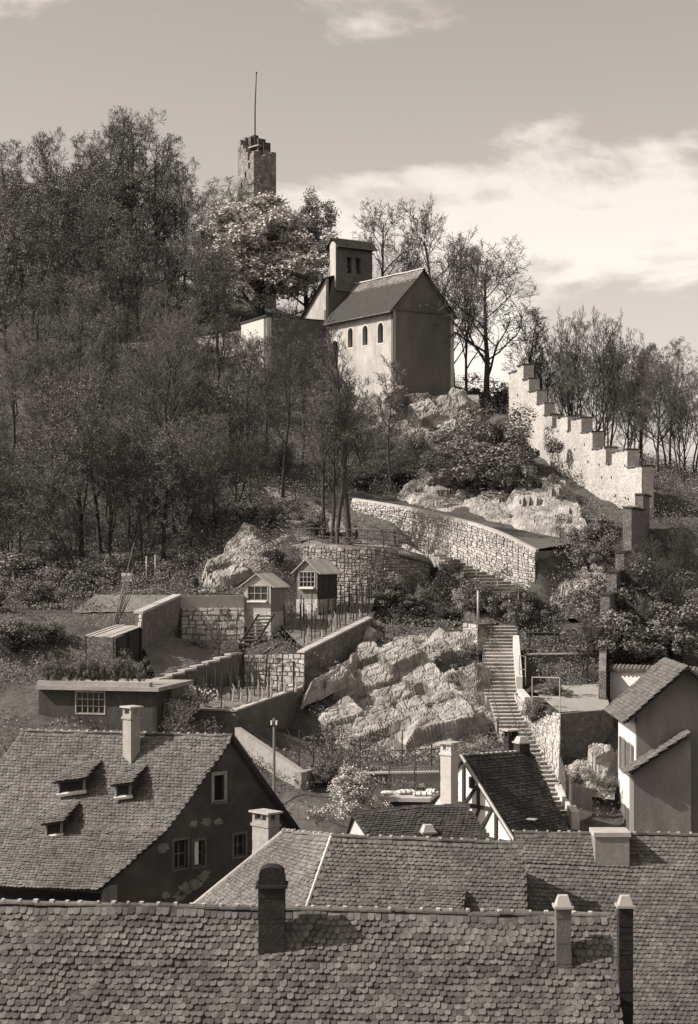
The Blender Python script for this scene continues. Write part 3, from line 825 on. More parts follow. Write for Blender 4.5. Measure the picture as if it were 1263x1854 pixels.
# ------------------------------------------------------------------ stepped town wall
def coping_row(parent, a, b, z, th, m):
    rng = random.Random(int(a.x * 100 + z * 10)); q = MB(); L = (b - a).length; n = max(2, round(L / .3)); t = (b - a).normalized(); nn = Vector((-t.y, t.x, 0))
    for k in range(n):
        if rng.random() < .05: continue
        c = lerp(a, b, (k + .5) / n) + nn * th / 2 + UP * (z - .06 + rng.gauss(0, .02))
        R = Matrix((t, nn, UP)).transposed() @ Matrix.Rotation(rng.gauss(0, .07), 3, 'Y') @ Matrix.Rotation(rng.gauss(0, .05), 3, 'Z')
        q.box(c, L / n * .96, th * rng.uniform(.95, 1.12), .11, M=R)
    o = q.build('coping', m, parent); o['kind'] = 'stuff'
tw = thing('stepped_town_wall', 'pale rubble town wall climbing the slope in stepped battlements', 'wall', (X(1165, 125), 125, 33))
wa = Vector((X(921, 152), 152, 0)); wb = Vector((X(1163, 127), 127, 0)); wn_ = (wb - wa).normalized()
def wall_at(px):
    # point of the wall line seen at column px
    k = (px - CX) / F; t = (k * wa.y - wa.x) / ((wb.x - wa.x) - k * (wb.y - wa.y)); return lerp(wa, wb, t)
segs = [(921, 936, 664), (936, 947, 660), (947, 957, 685), (957, 971, 707), (971, 985, 729), (985, 999, 750), (999, 1007, 771), (1007, 1027, 753), (1027, 1033, 778), (1033, 1052, 756),
        (1052, 1072, 781), (1072, 1096, 810), (1096, 1107, 838), (1107, 1135, 814), (1135, 1161, 843)]
segs[0] = (921, 936, 672)
for pa_, pb_, py in segs:
    A_, B2 = wall_at(pa_), wall_at(pb_); zt_ = Z(py, (A_.y + B2.y) / 2)
    m1 = MB(); m1.slab(A_, B2, 28, zt_ - .12, 28, zt_ - .12, .95); m1.build('battlement', M_rubble, tw)
    coping_row(tw, A_ - Vector((.08, 0, 0)), B2 - Vector((.08, 0, 0)) + wn_ * .05, zt_, 1.08, M_tile)
rngh = random.Random(8)
for row in range(7):
    for k in range(9):
        px = 935 + k * 25 + rngh.uniform(-5, 5); A_ = wall_at(px); 
        top = next((s for s in segs if s[0] <= px < s[1]), segs[-1])[2]
        py = top + 28 + row * 29 + rngh.uniform(-4, 4)
        z_ = Z(py, A_.y)
        if z_ < ground(A_.x - .6, A_.y) + .5 or rngh.random() < .25: continue
        MB().box(A_ + UP * z_ + Vector((-.005, 0, 0)), .05, .20, .17).build('putlog_hole', M_dark, tw)
# lower flight of the town wall, shade of its flank put into the darker rubble colour
tl_ = thing('lower_town_wall', 'shaded stretch of stepped town wall descending towards the right houses', 'wall', (X(1110, 110), 110, 28))
la = Vector((X(1162, 125.5), 125.5, 0)); lb = Vector((X(1080, 101), 101, 0))
def low_at(px):
    k = (px - CX) / F; t = (k * la.y - la.x) / ((lb.x - la.x) - k * (lb.y - la.y)); return lerp(la, lb, t)
for pa_, pb_, py in ((1161, 1149, 893), (1149, 1127, 917), (1127, 1113, 997), (1113, 1099, 1033), (1099, 1086, 1074)):
    A_, B2 = low_at(pa_), low_at(pb_); zt_ = Z(py, B2.y)
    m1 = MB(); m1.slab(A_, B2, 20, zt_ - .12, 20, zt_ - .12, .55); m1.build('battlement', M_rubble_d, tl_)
    ln = (B2 - A_).normalized()
    coping_row(tl_, A_, B2 + ln * .06, zt_, .68, M_tile_d)
m1 = MB(); A_, B2 = low_at(1086), Vector((X(1083, 97.5), 97.5, 0))
m1.slab(A_, B2, 18, Z(1150, 101), 18, Z(1215, 97.5), .4); m1.build('low_wall', M_rubble_d, tl_)
# white wall with tile coping behind the right house
ww = thing('white_garden_wall', 'bright whitewashed wall with tiled coping behind the right house', 'wall', (X(1140, 97), 97, 21))
wA, wB = Vector((X(1104, 99), 99, 0)), Vector((X(1300, 95), 95, 0))
m1 = MB(); m1.slab(wA, wB, 17, Z(1211, 99), 17, Z(1217, 95), .35); m1.build('wall_face', M_plaster_w, ww)
for k in range(26):
    c_ = lerp(wA, wB, (k + .5) / 26); z_ = lerp(Z(1211, 99), Z(1217, 95), (k + .5) / 26)
    m1 = MB(); m1.tube([c_ + Vector((-.12, -.28, z_ - .02)), c_ + Vector((.1, .4, z_ + .16))], .13, 6); m1.build('coping_tile', M_tile_l, ww)

# ------------------------------------------------------------------ rock faces
rock('rock_outcrop', (655, 1128, 109.4), (885, 1112, 107.0), (915, 1372, 91.8), (520, 1352, 94.6), 'large pale limestone slab with tilted beds above the gardens', 230, 160, .6, .72, .7, 3, thick=1.3)
rock('rock_outcrop', (690, 690, 155.2), (870, 690, 156), (880, 800, 146), (660, 770, 151), 'jagged pale crag under the shaded chapel gable', 90, 60, .9, .72, .6, 7, thick=1.6)
rock('rock_outcrop', (600, 690, 159), (700, 700, 155), (700, 760, 152), (590, 770, 154), 'pale broken ledges below the lit chapel wall', 50, 36, .7, .7, .9, 9, thick=1.4)
rock('rock_outcrop', (740, 820, 144), (960, 840, 141), (1000, 960, 121), (700, 925, 130.5), 'pale smooth rock bank above the tarred road', 110, 60, .3, .9, .7, 12, thick=1.4)
rock('rock_outcrop', (905, 835, 138.5), (1030, 862, 136.5), (1095, 975, 117), (930, 950, 121.5), 'bare chalky slope below the stepped town wall', 60, 46, .25, .5, .6, 15, thick=1.2)
rock('rock_outcrop', (440, 935, 121), (545, 945, 119.5), (470, 1065, 111.5), (335, 1065, 112.2), 'sunlit scree and broken rock below the left wood', 70, 60, .42, .9, 1.0, 18, thick=1.2)
rock('rock_outcrop', (1000, 1040, 112.5), (1090, 1040, 113), (1090, 1095, 109), (985, 1085, 108.6), 'small broken rocks beside the end of the road', 46, 30, .5, .7, 1.2, 22, thick=.8)
rock('rock_outcrop', (1030, 1362, 90.2), (1118, 1352, 90.5), (1112, 1425, 86.8), (1022, 1415, 87.4), 'pale rock boss behind the picket fence', 46, 36, .5, .6, 1.1, 25, thick=.7)
rock('rock_outcrop', (550, 1240, 99.2), (650, 1185, 103.5), (640, 1222, 100.6), (545, 1268, 97.4), 'narrow tilted rock rib below the vineyard wall', 50, 20, .35, .35, 1.4, 28, thick=.6)

# ------------------------------------------------------------------ road, platform, retaining walls
sheet('road', [(640, 902, 133.5), (1050, 984, 117.6), (968, 998.5, 111.95), (640, 908, 128.2)], M_asph, 'dark tarred road curving above the stone retaining wall', 'road', .12)
rtop = [P(*t) for t in ((637, 906, 128.3), (690, 914, 124.6), (760, 927, 120.4), (830, 944, 116.8), (900, 966, 113.8), (969, 999, 111.8))]
rbot = [P(*t) for t in ((637, 962, 126), (690, 985, 121), (760, 1005, 119), (830, 1045, 115.3), (900, 1092, 112.2), (969, 1092, 110.0))]
def smooth(pl, k=4):
    r = []
    for i in range(len(pl) - 1):
        p0, p1, p2, p3 = pl[max(i - 1, 0)], pl[i], pl[i + 1], pl[min(i + 2, len(pl) - 1)]
        for j in range(k):
            t = j / k; r.append(.5 * ((2 * p1) + (p2 - p0) * t + (2 * p0 - 5 * p1 + 4 * p2 - p3) * t * t + (3 * p1 - p0 - 3 * p2 + p3) * t ** 3))
    return r + [pl[-1]]
rtop, rbot = smooth(rtop), smooth(rbot)
rw = thing('retaining_wall', 'long curving rubble retaining wall carrying the tarred road', 'wall', rbot[3])
rubble(rw, rtop, rbot, .27, .20, M_stone, .12, 0, 41)
m1 = MB()
for i in range(len(rtop) - 1):
    a_, b_ = rtop[i], rtop[i + 1]; m1.slab(a_ + Vector((0, -.06, 0)), b_ + Vector((0, -.06, 0)), a_.z - .02, a_.z + .16, b_.z - .02, b_.z + .16, .35)
m1.build('coping', M_cement, rw)
e_ = rtop[-1]
m1 = MB(); m1.slab(e_ + Vector((.0, .0, 0)), Vector((X(1055, 118), 118, 0)), 25, e_.z, 25, Z(992, 117), .3); m1.build('end_wall', M_rubble_d, rw)
# round viewing platform
ptop = [P(*t) for t in ((528, 990, 117), (560, 988, 115.3), (610, 990, 114.2), (665, 993, 114), (722, 998, 114.8), (775, 1013, 116.5))]
pbot = [P(*t) for t in ((524, 1040, 116.5), (556, 1094, 114.2), (610, 1096, 113.2), (665, 1098, 113), (722, 1098, 113.9), (778, 1068, 115.6))]
ptop, pbot = smooth(ptop), smooth(pbot)
pw = thing('platform_wall', 'curved rubble wall below the viewing platform', 'wall', pbot[2])
rubble(pw, ptop, pbot, .27, .20, M_stone_d, .12, 0, 43)
m1 = MB()
for i in range(len(ptop) - 1):
    a_, b_ = ptop[i], ptop[i + 1]; m1.slab(a_ + Vector((0, -.08, 0)), b_ + Vector((0, -.08, 0)), a_.z - .05, a_.z + .13, b_.z - .05, b_.z + .13, .4)
m1.build('coping', M_stone_d, pw)
zp = ptop[8].z
m1 = MB(); pl = [p + Vector((0, .2, 0)) for p in ptop] + [P(735, 985, 118.7), P(690, 984, 121.2), P(640, 962, 126), P(560, 950, 122)]
m1.add([(p.x, p.y, lerp(zp + .06, p.z + .06, .8)) for p in pl], [tuple(range(len(pl)))])
tag(m1.build('viewing_platform', M_path), 'pale gravel viewing platform behind the railing', 'platform', kind='structure')
sheet('hill_path', [(476, 884, 136), (545, 898, 130), (640, 964, 123), (540, 985, 116.5)], M_path, 'pale footpath climbing from the platform into the wood', 'path', .18, (16, 12))
def railing(name, pts, label, hgt=1.0, rails=(1.0, .5), m=None, r=.028, group=None):
    o = thing(name, label, 'railing', pts[0], group); m = m or M_metal
    for p in pts: MB().tube([p - UP * .1, p + UP * hgt], r * 1.2, 6).build('post', m, o)
    for hh in rails: MB().tube([p + UP * hh * hgt for p in pts], r, 5).build('rail', m, o)
    return o
railing('railing', [ptop[i] + UP * .1 for i in range(0, 21, 2)], 'thin iron railing round the viewing platform edge', 1.05)
railing('railing', [P(*t) for t in ((476, 886, 134.5), (505, 893, 131), (535, 908, 127.5), (548, 935, 124), (556, 965, 120))], 'iron handrail along the footpath above the platform', 1.0)
railing('railing', [P(*t) for t in ((637, 960, 125.5), (690, 983, 120.6), (740, 990, 118.6), (790, 1003, 118.4))], 'rail at the foot of the road retaining wall', .95, (1.0,))
m1 = MB(); m1.tube([P(724, 1000, 114.5), P(778, 1018, 115.8)], .17, 8)
tag(m1.build('fallen_beam', M_wood, smooth=True), 'thick round timber beam at the right end of the platform', 'beam')
# bench under the platform trees
bp = P(612, 972, 119.5); bp.z = zp + .02
bn = thing('park_bench', 'simple bench under the trees on the platform', 'bench', bp)
MB().box(bp + UP * .46, 2.6, .42, .06).build('seat', M_wood_d, bn)
MB().box(bp + Vector((0, .26, .82)), 2.6, .05, .3).build('backrest', M_wood_d, bn)
for sx in (-1.05, 1.05): MB().box(bp + Vector((sx, .05, .22)), .1, .4, .44).build('leg', M_wood_d, bn)
# ------------------------------------------------------------------ stairs
def flight(o, path, n, width, m):
    """path: list of (center point); n steps going down"""
    for k in range(n):
        p = pl_at(path, k / n); q = pl_at(path, (k + 1) / n)
        t = (q - p); t.z = 0; run = t.length; t.normalize(); s = Vector((-t.y, t.x, 0))
        # each step a block with a slightly projecting tread; dark body paints riser shade, pale tread sunlight
        w = width(k / n) if callable(width) else width
        c = (p + q) / 2; top = p.z
        rz = math.atan2(s.y, s.x) + random.Random(k).gauss(0, .01)
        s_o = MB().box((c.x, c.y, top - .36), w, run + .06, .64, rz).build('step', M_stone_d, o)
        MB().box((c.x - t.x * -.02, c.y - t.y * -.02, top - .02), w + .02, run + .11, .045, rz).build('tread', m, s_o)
st = thing('lower_stairs', 'long flight of stone steps bending down between garden walls to the town', 'stairs', P(1005, 1475, 86))
path = [P(905, 1133, 107.6), P(905, 1190, 103.4), P(908, 1250, 99.6), P(930, 1320, 94.8), P(965, 1390, 90.8), P(1004, 1482, 85.8)]
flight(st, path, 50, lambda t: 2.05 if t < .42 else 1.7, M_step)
us = thing('upper_stairs', 'broad stone steps descending beside the retaining wall from the platform', 'stairs', P(945, 1075, 109.5))
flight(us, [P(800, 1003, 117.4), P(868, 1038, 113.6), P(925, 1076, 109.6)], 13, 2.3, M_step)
hs_ = thing('hill_steps', 'small weathered steps on the wooded footpath at the left', 'stairs', P(385, 845, 142))
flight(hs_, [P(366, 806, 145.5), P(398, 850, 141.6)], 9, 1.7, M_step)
hs_ = thing('hill_steps', 'upper short run of pale steps high in the left wood', 'stairs', P(330, 800, 149))
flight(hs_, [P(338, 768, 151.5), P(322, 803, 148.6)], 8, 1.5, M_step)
railing('railing', [P(862, 1052, 112.4), P(900, 1067, 110.6), P(938, 1084, 108.6)], 'short handrail beside the upper stone steps', 1.05, (1.0,), M_metal_l)
railing('railing', [P(875, 1205, 102.2), P(884, 1260, 99), P(902, 1330, 93.8), P(912, 1360, 92)], 'dark handrail along the left side of the lower steps', 1.0, (1.0,))
# side walls of the stairs
sw_ = thing('stair_wall', 'pale stone wall rising along the right side of the lower steps', 'wall', P(1005, 1440, 88))
rubble(sw_, [P(930, 1255, 98.6), P(960, 1283, 96.2), P(1014, 1292, 93.4)], [P(938, 1285, 97.2), P(962, 1345, 93.6), P(1012, 1425, 89)], .34, .26, M_stone, .07, 0, 51, joint=M_mortar)
m1 = MB(); m1.slab(P(1014, 1292, 93.4), P(1110, 1287, 95.6), 16.5, Z(1292, 93.4), 16.5, Z(1284, 95.6), .3); m1.build('shaded_side', M_rubble_d, sw_)  # shaded side painted darker than the lit stone face
m1 = MB(); m1.slab(P(1004, 1425, 88.6), P(1034, 1488, 85.2), 15, Z(1420, 88.6), 15, Z(1470, 85.2), .4); m1.build('foot_wall', M_plaster, sw_)
sv = thing('stair_wall', 'short pale pier and dark wall where the lower steps begin', 'wall', P(865, 1190, 105))
rubble(sv, [P(838, 1128, 106.2), P(864, 1130, 105.6)], [P(838, 1215, 104.2), P(866, 1205, 103.6)], .34, .26, M_stone, .07, 0, 53, joint=M_mortar)
m1 = MB(); m1.slab(P(865, 1130, 105.5), P(905, 1128, 108.6), 20, Z(1130, 105.5), 21, Z(1127, 108.6), .3); m1.build('shaded_side', M_rubble_d, sv)  # dark rubble paints the shade beside the sunlit pier
m1 = MB(); m1.slab(P(928, 1180, 104), P(934, 1250, 99.2), 19, Z(1150, 104), 18, Z(1225, 99.2), .35); m1.slab(P(936, 1250, 99.2), P(949, 1290, 97), 18, Z(1247, 99.2), 18, Z(1262, 97), .35); m1.build('right_cheek', M_plaster, sv)
for px, py, d, hh in ((865, 1130, 105.4, 2.0), (922, 1125, 107.2, 1.3)):
    m1 = MB(); p = P(px, py, d); m1.tube([p, p + UP * hh], .07, 7)
    tag(m1.build('gate_post', M_metal_l, smooth=True), 'pale %s post at the head of the lower steps' % ('tall' if hh > 1.5 else 'short'), 'post')
# ------------------------------------------------------------------ terraces right of the stairs
sheet('terrace', [(955, 1246, 100.4), (1092, 1241, 100.4), (1105, 1288, 95.8), (1012, 1292, 94)], M_path, 'small pale garden terrace right of the steps', 'terrace', .1, (12, 8))
t2 = thing('terrace_wall', 'dark smooth terrace wall behind the small right garden', 'wall', P(1010, 1235, 101.5))
m1 = MB(); m1.slab(P(950, 1183, 102.6), P(1084, 1182, 102.6), 20, Z(1186, 102.6), 20, Z(1184, 102.6), .3); m1.build('wall_face', M_plaster_g, t2)
m1 = MB(); m1.slab(P(949, 1183, 102.5), P(1085, 1182, 102.5), Z(1186, 102.6), Z(1186, 102.6) + .08, Z(1184, 102.6), Z(1184, 102.6) + .08, .45); m1.build('coping', M_cement, t2)
railing('railing', [P(963, 1290, 94.8), P(1013, 1292, 93.8)], 'pale pipe railing at the terrace corner above the steps', 1.9, (1.0, .45), M_metal_l)
railing('railing', [P(940, 1235, 99.4), P(951, 1237, 99.4)], 'pale pipe gate frame left of the dark terrace wall', 1.5, (1.0, .5), M_metal_l)
pf = thing('garden_pergola', 'low dark garden shelter with stacked stones on the right terrace', 'pergola', P(980, 1165, 104))
m1 = MB()
for px in (958, 1005): MB().tube([P(px, 1186, 104), P(px, 1145, 104)], .06, 5).build('post', M_wood_d, pf)
m1 = MB()
for k in range(5): MB().tube([P(952, 1146 + k * 1.0, 103.6 + k * .45), P(1012, 1146 + k * 1.0, 103.6 + k * .45)], .045, 5).build('roof_lath', M_wood_d, pf)
cf = thing('cold_frame', 'small cold frame with pale wooden slats beside the town wall', 'frame', P(1052, 1110, 109))
MB().box(P(1052, 1112, 108.6), 1.9, .9, .5).build('frame_box', M_wood, cf)
for k in range(4): MB().box(P(1035 + k * 11.5, 1102.5, 108.5) , .08, 1.0, .05).build('slat', M_white, cf)
# picket fence at the bottom right
fn = thing('picket_fence', 'grey picket fence on the low wall beside the lowest steps', 'fence', P(1030, 1450, 86.5))
fa, fb, fc = P(1012, 1408, 88.6), P(1034, 1462, 86), P(1070, 1470, 86.4)
for k in range(13):
    p = lerp(fa, fb, k / 13); MB().box(p + UP * .55, .09, .035, 1.25, 1.2).build('picket', M_wood, fn)
for k in range(15):
    p = lerp(fb, fc, k / 14); MB().box(p + UP * .55, .085, .035, 1.2, .05).build('picket', M_wood, fn)
for hh in (.25, .85): MB().tube([fa + UP * hh + Vector((.04, .04, 0)), fb + UP * hh + Vector((.04, .04, 0)), fc + UP * hh + Vector((0, .05, 0))], .03, 4).build('rail', M_wood, fn)
fw = thing('fence_wall', 'low pale cement wall under the picket fence', 'wall', P(1050, 1490, 86))
m1 = MB(); m1.slab(fb + Vector((.02, -.1, 0)), fc + Vector((0, -.1, 0)), 14, fb.z + .02, 14, fc.z + .02, .35); m1.build('wall_face', M_cement, fw)

# ------------------------------------------------------------------ left and middle gardens
sheet('garden_bed', [(250, 1152, 101.2), (432, 1166, 104), (432, 1192, 101.8), (285, 1238, 93.6)], M_earth, 'freshly dug sloping garden bed below the dry stone wall', 'garden', .06, (36, 84), .05, furrow=.09, rows=14)
sheet('garden_bed', [(130, 1112, 102.4), (252, 1112, 102), (322, 1082, 105.6), (175, 1080, 108)], M_earth, 'upper sloping vegetable bed beside the leaning poles', 'garden', .12, (40, 60), .06, furrow=.05, rows=10)
sheet('vineyard', [(380, 1246, 97.8), (545, 1246, 99.6), (424, 1285, 92.5), (326, 1280, 93.5)], M_earth, 'small level vineyard plot with stakes', 'garden', .08, (36, 50), .06, furrow=.06, rows=7)
sheet('vineyard', [(500, 1130, 107.2), (680, 1082, 113.8), (668, 1122, 108.4), (552, 1180, 101.5)], M_earth, 'sloping upper vineyard plot beside the garden huts', 'garden', .08, (40, 50), .06, furrow=.05, rows=6)
# dry stone wall with large blocks, cement band on top
dw_ = thing('dry_stone_wall', 'dry wall of large pale blocks below the cement parapet', 'wall', P(385, 1165, 104))
rubble(dw_, [P(328, 1101, 104.6), P(442, 1101, 105.4)], [P(328, 1168, 103.2), P(442, 1168, 104.2)], .42, .33, M_stone, .16, 80, 61)
m1 = MB(); m1.slab(P(325, 1101, 104.7), P(442, 1101, 105.5), Z(1101, 104.7), Z(1079, 104.7), Z(1101, 105.5), Z(1078, 105.5), .3); m1.build('parapet', M_cement, dw_)
bt = thing('buttress_wall', 'shadowed stone buttress with sloping cement coping above the bed', 'wall', P(290, 1170, 101))
ba, bb = Vector((X(257, 98.5), 98.5, 0)), Vector((X(327, 104.6), 104.6, 0))
m1 = MB(); m1.slab(ba, bb, 22, Z(1111, 98.5), 22, Z(1080, 104.6), .4); m1.build('wall_face', M_rubble_d, bt)  # shadowed face darkened in its rubble colour
m1 = MB(); m1.slab(ba + Vector((.06, -.06, 0)), bb + Vector((.06, -.06, 0)), Z(1111, 98.5), Z(1111, 98.5) + .14, Z(1080, 104.6), Z(1080, 104.6) + .14, .55); m1.build('coping', M_cement, bt)
rubble(bt, [P(247, 1110, 98.9), P(258, 1112, 98.4)], [P(243, 1180, 98.6), P(256, 1182, 98.1)], .34, .28, M_stone, .08, 0, 63)
lw = thing('bank_wall', 'low cement edging along the upper left bank', 'wall', P(200, 1112, 101.5))
m1 = MB(); m1.slab(P(60, 1116, 101.8), P(248, 1111, 101.2), 22, Z(1114, 101.8), 22, Z(1109, 101.2), .2); m1.build('wall_face', M_rubble_d, lw)
# stepped coping wall between the bed and the vineyard
sc = thing('stepped_garden_wall', 'stepped garden wall with pale copings between bed and vineyard', 'wall', P(360, 1230, 97))
sa_, sb_ = P(288, 1243, 92.4), P(437, 1190, 101.4)
for k in range(7):
    p, q = lerp(sa_, sb_, k / 7), lerp(sa_, sb_, (k + 1) / 7); zt_ = lerp(p, q, .5).z + .25
    m1 = MB(); m1.slab(p, q, 20, zt_, 20, zt_, .3); m1.build('wall_block', M_plaster_g, sc)
    m1 = MB(); t_ = (q - p).normalized(); m1.slab(p - t_ * .05 + Vector((.04, -.04, 0)), q + t_ * .0 + Vector((.04, -.04, 0)), zt_ + .002, zt_ + .11, zt_ + .002, zt_ + .11, .42); m1.build('coping', M_cement, sc)
vf = thing('vineyard_wall', 'smooth cement wall enclosing the level vineyard', 'wall', P(424, 1330, 91))
m1 = MB(); m1.slab(P(318, 1281, 93.2), P(426, 1289, 92), 17, Z(1283, 93.2), 17, Z(1288, 92), .3); m1.build('front_wall', M_plaster_g, vf)
m1 = MB(); m1.slab(P(426, 1289, 92), P(548, 1246, 99.4), 17, Z(1288, 92), 17, Z(1245, 99.4), .3); m1.build('side_wall', M_plaster_g, vf)
m1 = MB(); m1.slab(P(318, 1281, 93.15), P(427, 1289, 91.92), Z(1283, 93.2), Z(1283, 93.2) + .09, Z(1288, 92), Z(1288, 92) + .09, .42); m1.slab(P(427.5, 1289, 91.9), P(548, 1246, 99.35), Z(1288, 92), Z(1288, 92) + .09, Z(1245, 99.4), Z(1245, 99.4) + .09, .42); m1.build('coping', M_cement, vf)
vb = thing('vineyard_back_wall', 'rubble wall between the two vineyard plots', 'wall', P(500, 1240, 100.5))
rubble(vb, [P(442, 1186, 101.6), P(552, 1184, 100.8)], [P(442, 1240, 100.6), P(550, 1252, 99.4)], .36, .28, M_stone, .1, 0, 67)
m1 = MB(); m1.slab(P(552, 1184, 100.7), P(673, 1124, 108.2), 19, Z(1182, 100.7), 21, Z(1120, 108.2), .4); m1.build('shaded_wall', M_rubble_d, vb)  # wall shade put into the darker rubble
m1 = MB(); m1.slab(P(551, 1184, 100.6), P(674, 1124, 108.2), Z(1182, 100.7) + .002, Z(1182, 100.7) + .1, Z(1120, 108.2) + .002, Z(1120, 108.2) + .1, .5); m1.build('coping', M_cement, vb)
# two garden huts
def hut(name, label, px0, px1, d0, px2, d2, py_base, py_eave, py_apex, mw, ms, mr, panes):
    a_, b_ = Vector((X(px0, d0 + .6), d0 + .6, 0)), Vector((X(px1, d0), d0, 0)); c_ = Vector((X(px2, d2), d2, 0))
    zb, ze, za = Z(py_base, d0), Z(py_eave, d0), Z(py_apex, d0 + .3)
    o = thing(name, label, 'garden hut', (b_.x, b_.y, zb))
    Ux = (b_ - a_).normalized(); Wd = (b_ - a_).length
    Oz = Vector((a_.x, a_.y, zb)); hh = ze - zb
    holes = [rect(Wd * .16, hh * .42, Wd * .88, hh * .93)]
    w_, N = wallh(Oz, Ux, UP, [(0, 0), (Wd, 0), (Wd, hh), (Wd / 2, za - zb), (0, hh)], holes, .1, mw, o, 'front_wall')
    wd = ring_frame(Oz, Ux, UP, N, holes[0], .045, .03, M_wood_l, o, 'window')
    window_fill(Oz, Ux, UP, N, holes[0], .08, wd, panes)
    MB().box(Oz + Ux * Wd * .52 + UP * hh * .38 + N * .12, Wd * .7, .2, .1, math.atan2(Ux.y, Ux.x)).build('flower_box', M_white if mw is not M_wood_d else M_wood_d, o)
    m1 = MB(); dd = (c_ - b_)
    for k in range(9):
        p, q = lerp(b_, c_, k / 9), lerp(b_, c_, (k + .94) / 9); MB().slab(p, q, zb, ze, zb, ze, .05).build('side_board', ms, o)
    m1.slab(c_, c_ + (a_ - b_), zb, ze, zb, ze, .05); m1.slab(a_ + dd, a_, zb, ze, zb, ze, .05); m1.build('rear_wall', ms, o)
    MB().hexa([Vector((p.x, p.y, zb - 1.6)) for p in (a_, b_, c_, a_ + dd)] + [Vector((p.x, p.y, zb)) for p in (a_, b_, c_, a_ + dd)]).build('plinth', M_rubble, o)
    # corrugated roof in strips
    mid = (a_ + b_) / 2; dn = dd.normalized()
    for s_ in (-1, 1):
        ev = (a_ if s_ < 0 else b_) + Ux * s_ * .28
        sl = (za - ze) / (Wd / 2); zev = ze - .28 * sl
        for k in range(8):
            f0, f1 = -.18 + (dd.length + .36) * k / 8, -.18 + (dd.length + .36) * (k + .97) / 8
            q = [mid + dn * f0 + UP * (za + .03), mid + dn * f1 + UP * (za + .03), ev + dn * f1 + UP * (zev + .03), ev + dn * f0 + UP * (zev + .03)]
            MB().hexa([p - UP * .05 for p in q] + q).build('roof_sheet', mr, o)
    return o
hut('garden_hut', 'pale garden hut with open white window and flower box', 441, 490, 105.2, 516, 107, 1108, 1058, 1039, M_wood_l, M_wood, M_roofboard, (2, 1))
hut('garden_hut', 'dark wooden garden hut with pale roof and glazed front', 536, 574, 109, 610, 110.8, 1085, 1032, 1013, M_wood, M_wood_d, M_roofboard, (3, 2))
lt = thing('ladder_steps', 'steep wooden steps below the pale garden hut', 'stairs', P(468, 1155, 103))
la_, lb_ = P(482, 1112, 104.8), P(450, 1162, 102.6); sd = Vector((.45, .3, 0))
for s_ in (-1, 1): MB().tube([la_ + sd * s_, lb_ + sd * s_], .07, 4).build('stringer', M_wood_d, lt)
for k in range(8): p = lerp(la_, lb_, (k + .5) / 8); MB().tube([p - sd, p + sd], .05, 4).build('tread', M_wood, lt)
# lean-to shelter and bean poles on the left
ls = thing('lean_to_shelter', 'open lean-to shelter with rough board roof beside the buttress', 'shelter', P(205, 1190, 96))
ra, rb, rc, rd = P(155, 1150, 95.5), P(205, 1152, 94.6), P(256, 1133, 97.6), P(212, 1131, 99)
for k in range(9):
    q = [lerp(ra, rb, k / 9), lerp(ra, rb, (k + .93) / 9), lerp(rd, rc, (k + .93) / 9), lerp(rd, rc, k / 9)]
    j = random.Random(k).uniform(-.03, .03); q = [p + UP * j for p in q]
    MB().hexa([p - UP * .05 for p in q] + q).build('roof_board', M_wood_l, ls)
for p in (ra, rb, lerp(rb, rc, .55)): MB().tube([p - UP * .03, Vector((p.x, p.y, p.z - 1.9))], .06, 5).build('post', M_wood_d, ls)
m1 = MB(); m1.slab(rb + Vector((.1, .3, 0)), rc + Vector((-.1, .1, 0)), 22, rb.z - .15, 22, rc.z - .15, .06); m1.slab(rd, rc, 22, rd.z - .1, 22, rc.z - .1, .06); m1.build('back_boards', M_wood_d, ls)
bpz = thing('bean_poles', 'sheaf of long bean poles leaning upright on the bank', 'poles', P(208, 1135, 100.5))
rngp = random.Random(4)
for k in range(9):
    p = P(206 + rngp.uniform(-5, 5), 1137, 100.5 + rngp.uniform(-.2, .2)); q = P(lerp(222, 243, rngp.random() if k else 1), lerp(1075, 1020, rngp.random()) if k else 982, 101)
    MB().tube([p, q], [.04, .022], 5).build('pole', M_wood, bpz)
# flat-roofed garden building at the left edge
fbld = thing('garden_building', 'flat-roofed dark building with pale roof edge at the left', 'building', P(180, 1318, 88))
fA, fB = Vector((X(70, 88.6), 88.6, 0)), Vector((X(283, 87.2), 87.2, 0)); Uf = (fB - fA).normalized(); Lf = (fB - fA).length
zf0, zf1 = 18.5, Z(1251, 87.2)
Of = Vector((fA.x, fA.y, zf0))
fpl = Vector((Uf.y, -Uf.x, 0))
def onf(px, py): p = onplane(px, py, fA, fpl); return ((p - fA).dot(Uf), p.z - zf0)
hs = []
for (x0_, x1_, y0_, y1_) in ((138, 189, 1291, 1253),):
    a_ = onf(x0_, y0_); b_ = onf(x1_, y1_); hs.append(rect(a_[0], a_[1], b_[0], b_[1]))
_, N = wallh(Of, Uf, UP, [(0, 0), (Lf, 0), (Lf, zf1 - zf0), (0, zf1 - zf0)], hs, .15, mat('dark_boarding', .06, .3, 3, stretch=(3, 3, .5)), fbld, 'front_wall')
for h in hs:
    wd = ring_frame(Of, Uf, UP, N, h, .05, .03, M_wood_l, fbld, 'window'); window_fill(Of, Uf, UP, N, h, .1, wd, (4, 2))
m1 = MB(); m1.slab(fA + N * .4, fB + N * .4 + Uf * .25, zf1 + .002, zf1 + .2, zf1 + .002, zf1 + .2, 5.5); m1.build('roof_slab', M_chim, fbld)
m1 = MB(); m1.slab(fB, fB + Vector((.3, 4.5, 0)), 17, zf1, 17, zf1, .2); m1.build('side_wall', M_wood_d, fbld)
pt = thing('planter_trough', 'long pale planter along the flat roof edge', 'planter', P(200, 1236, 88.5))
m1 = MB(); m1.slab(fA + N * .2, fB + N * .2 - Uf * .3, zf1 + .202, zf1 + .42, zf1 + .202, zf1 + .42, .5); m1.build('trough', M_chim, pt)
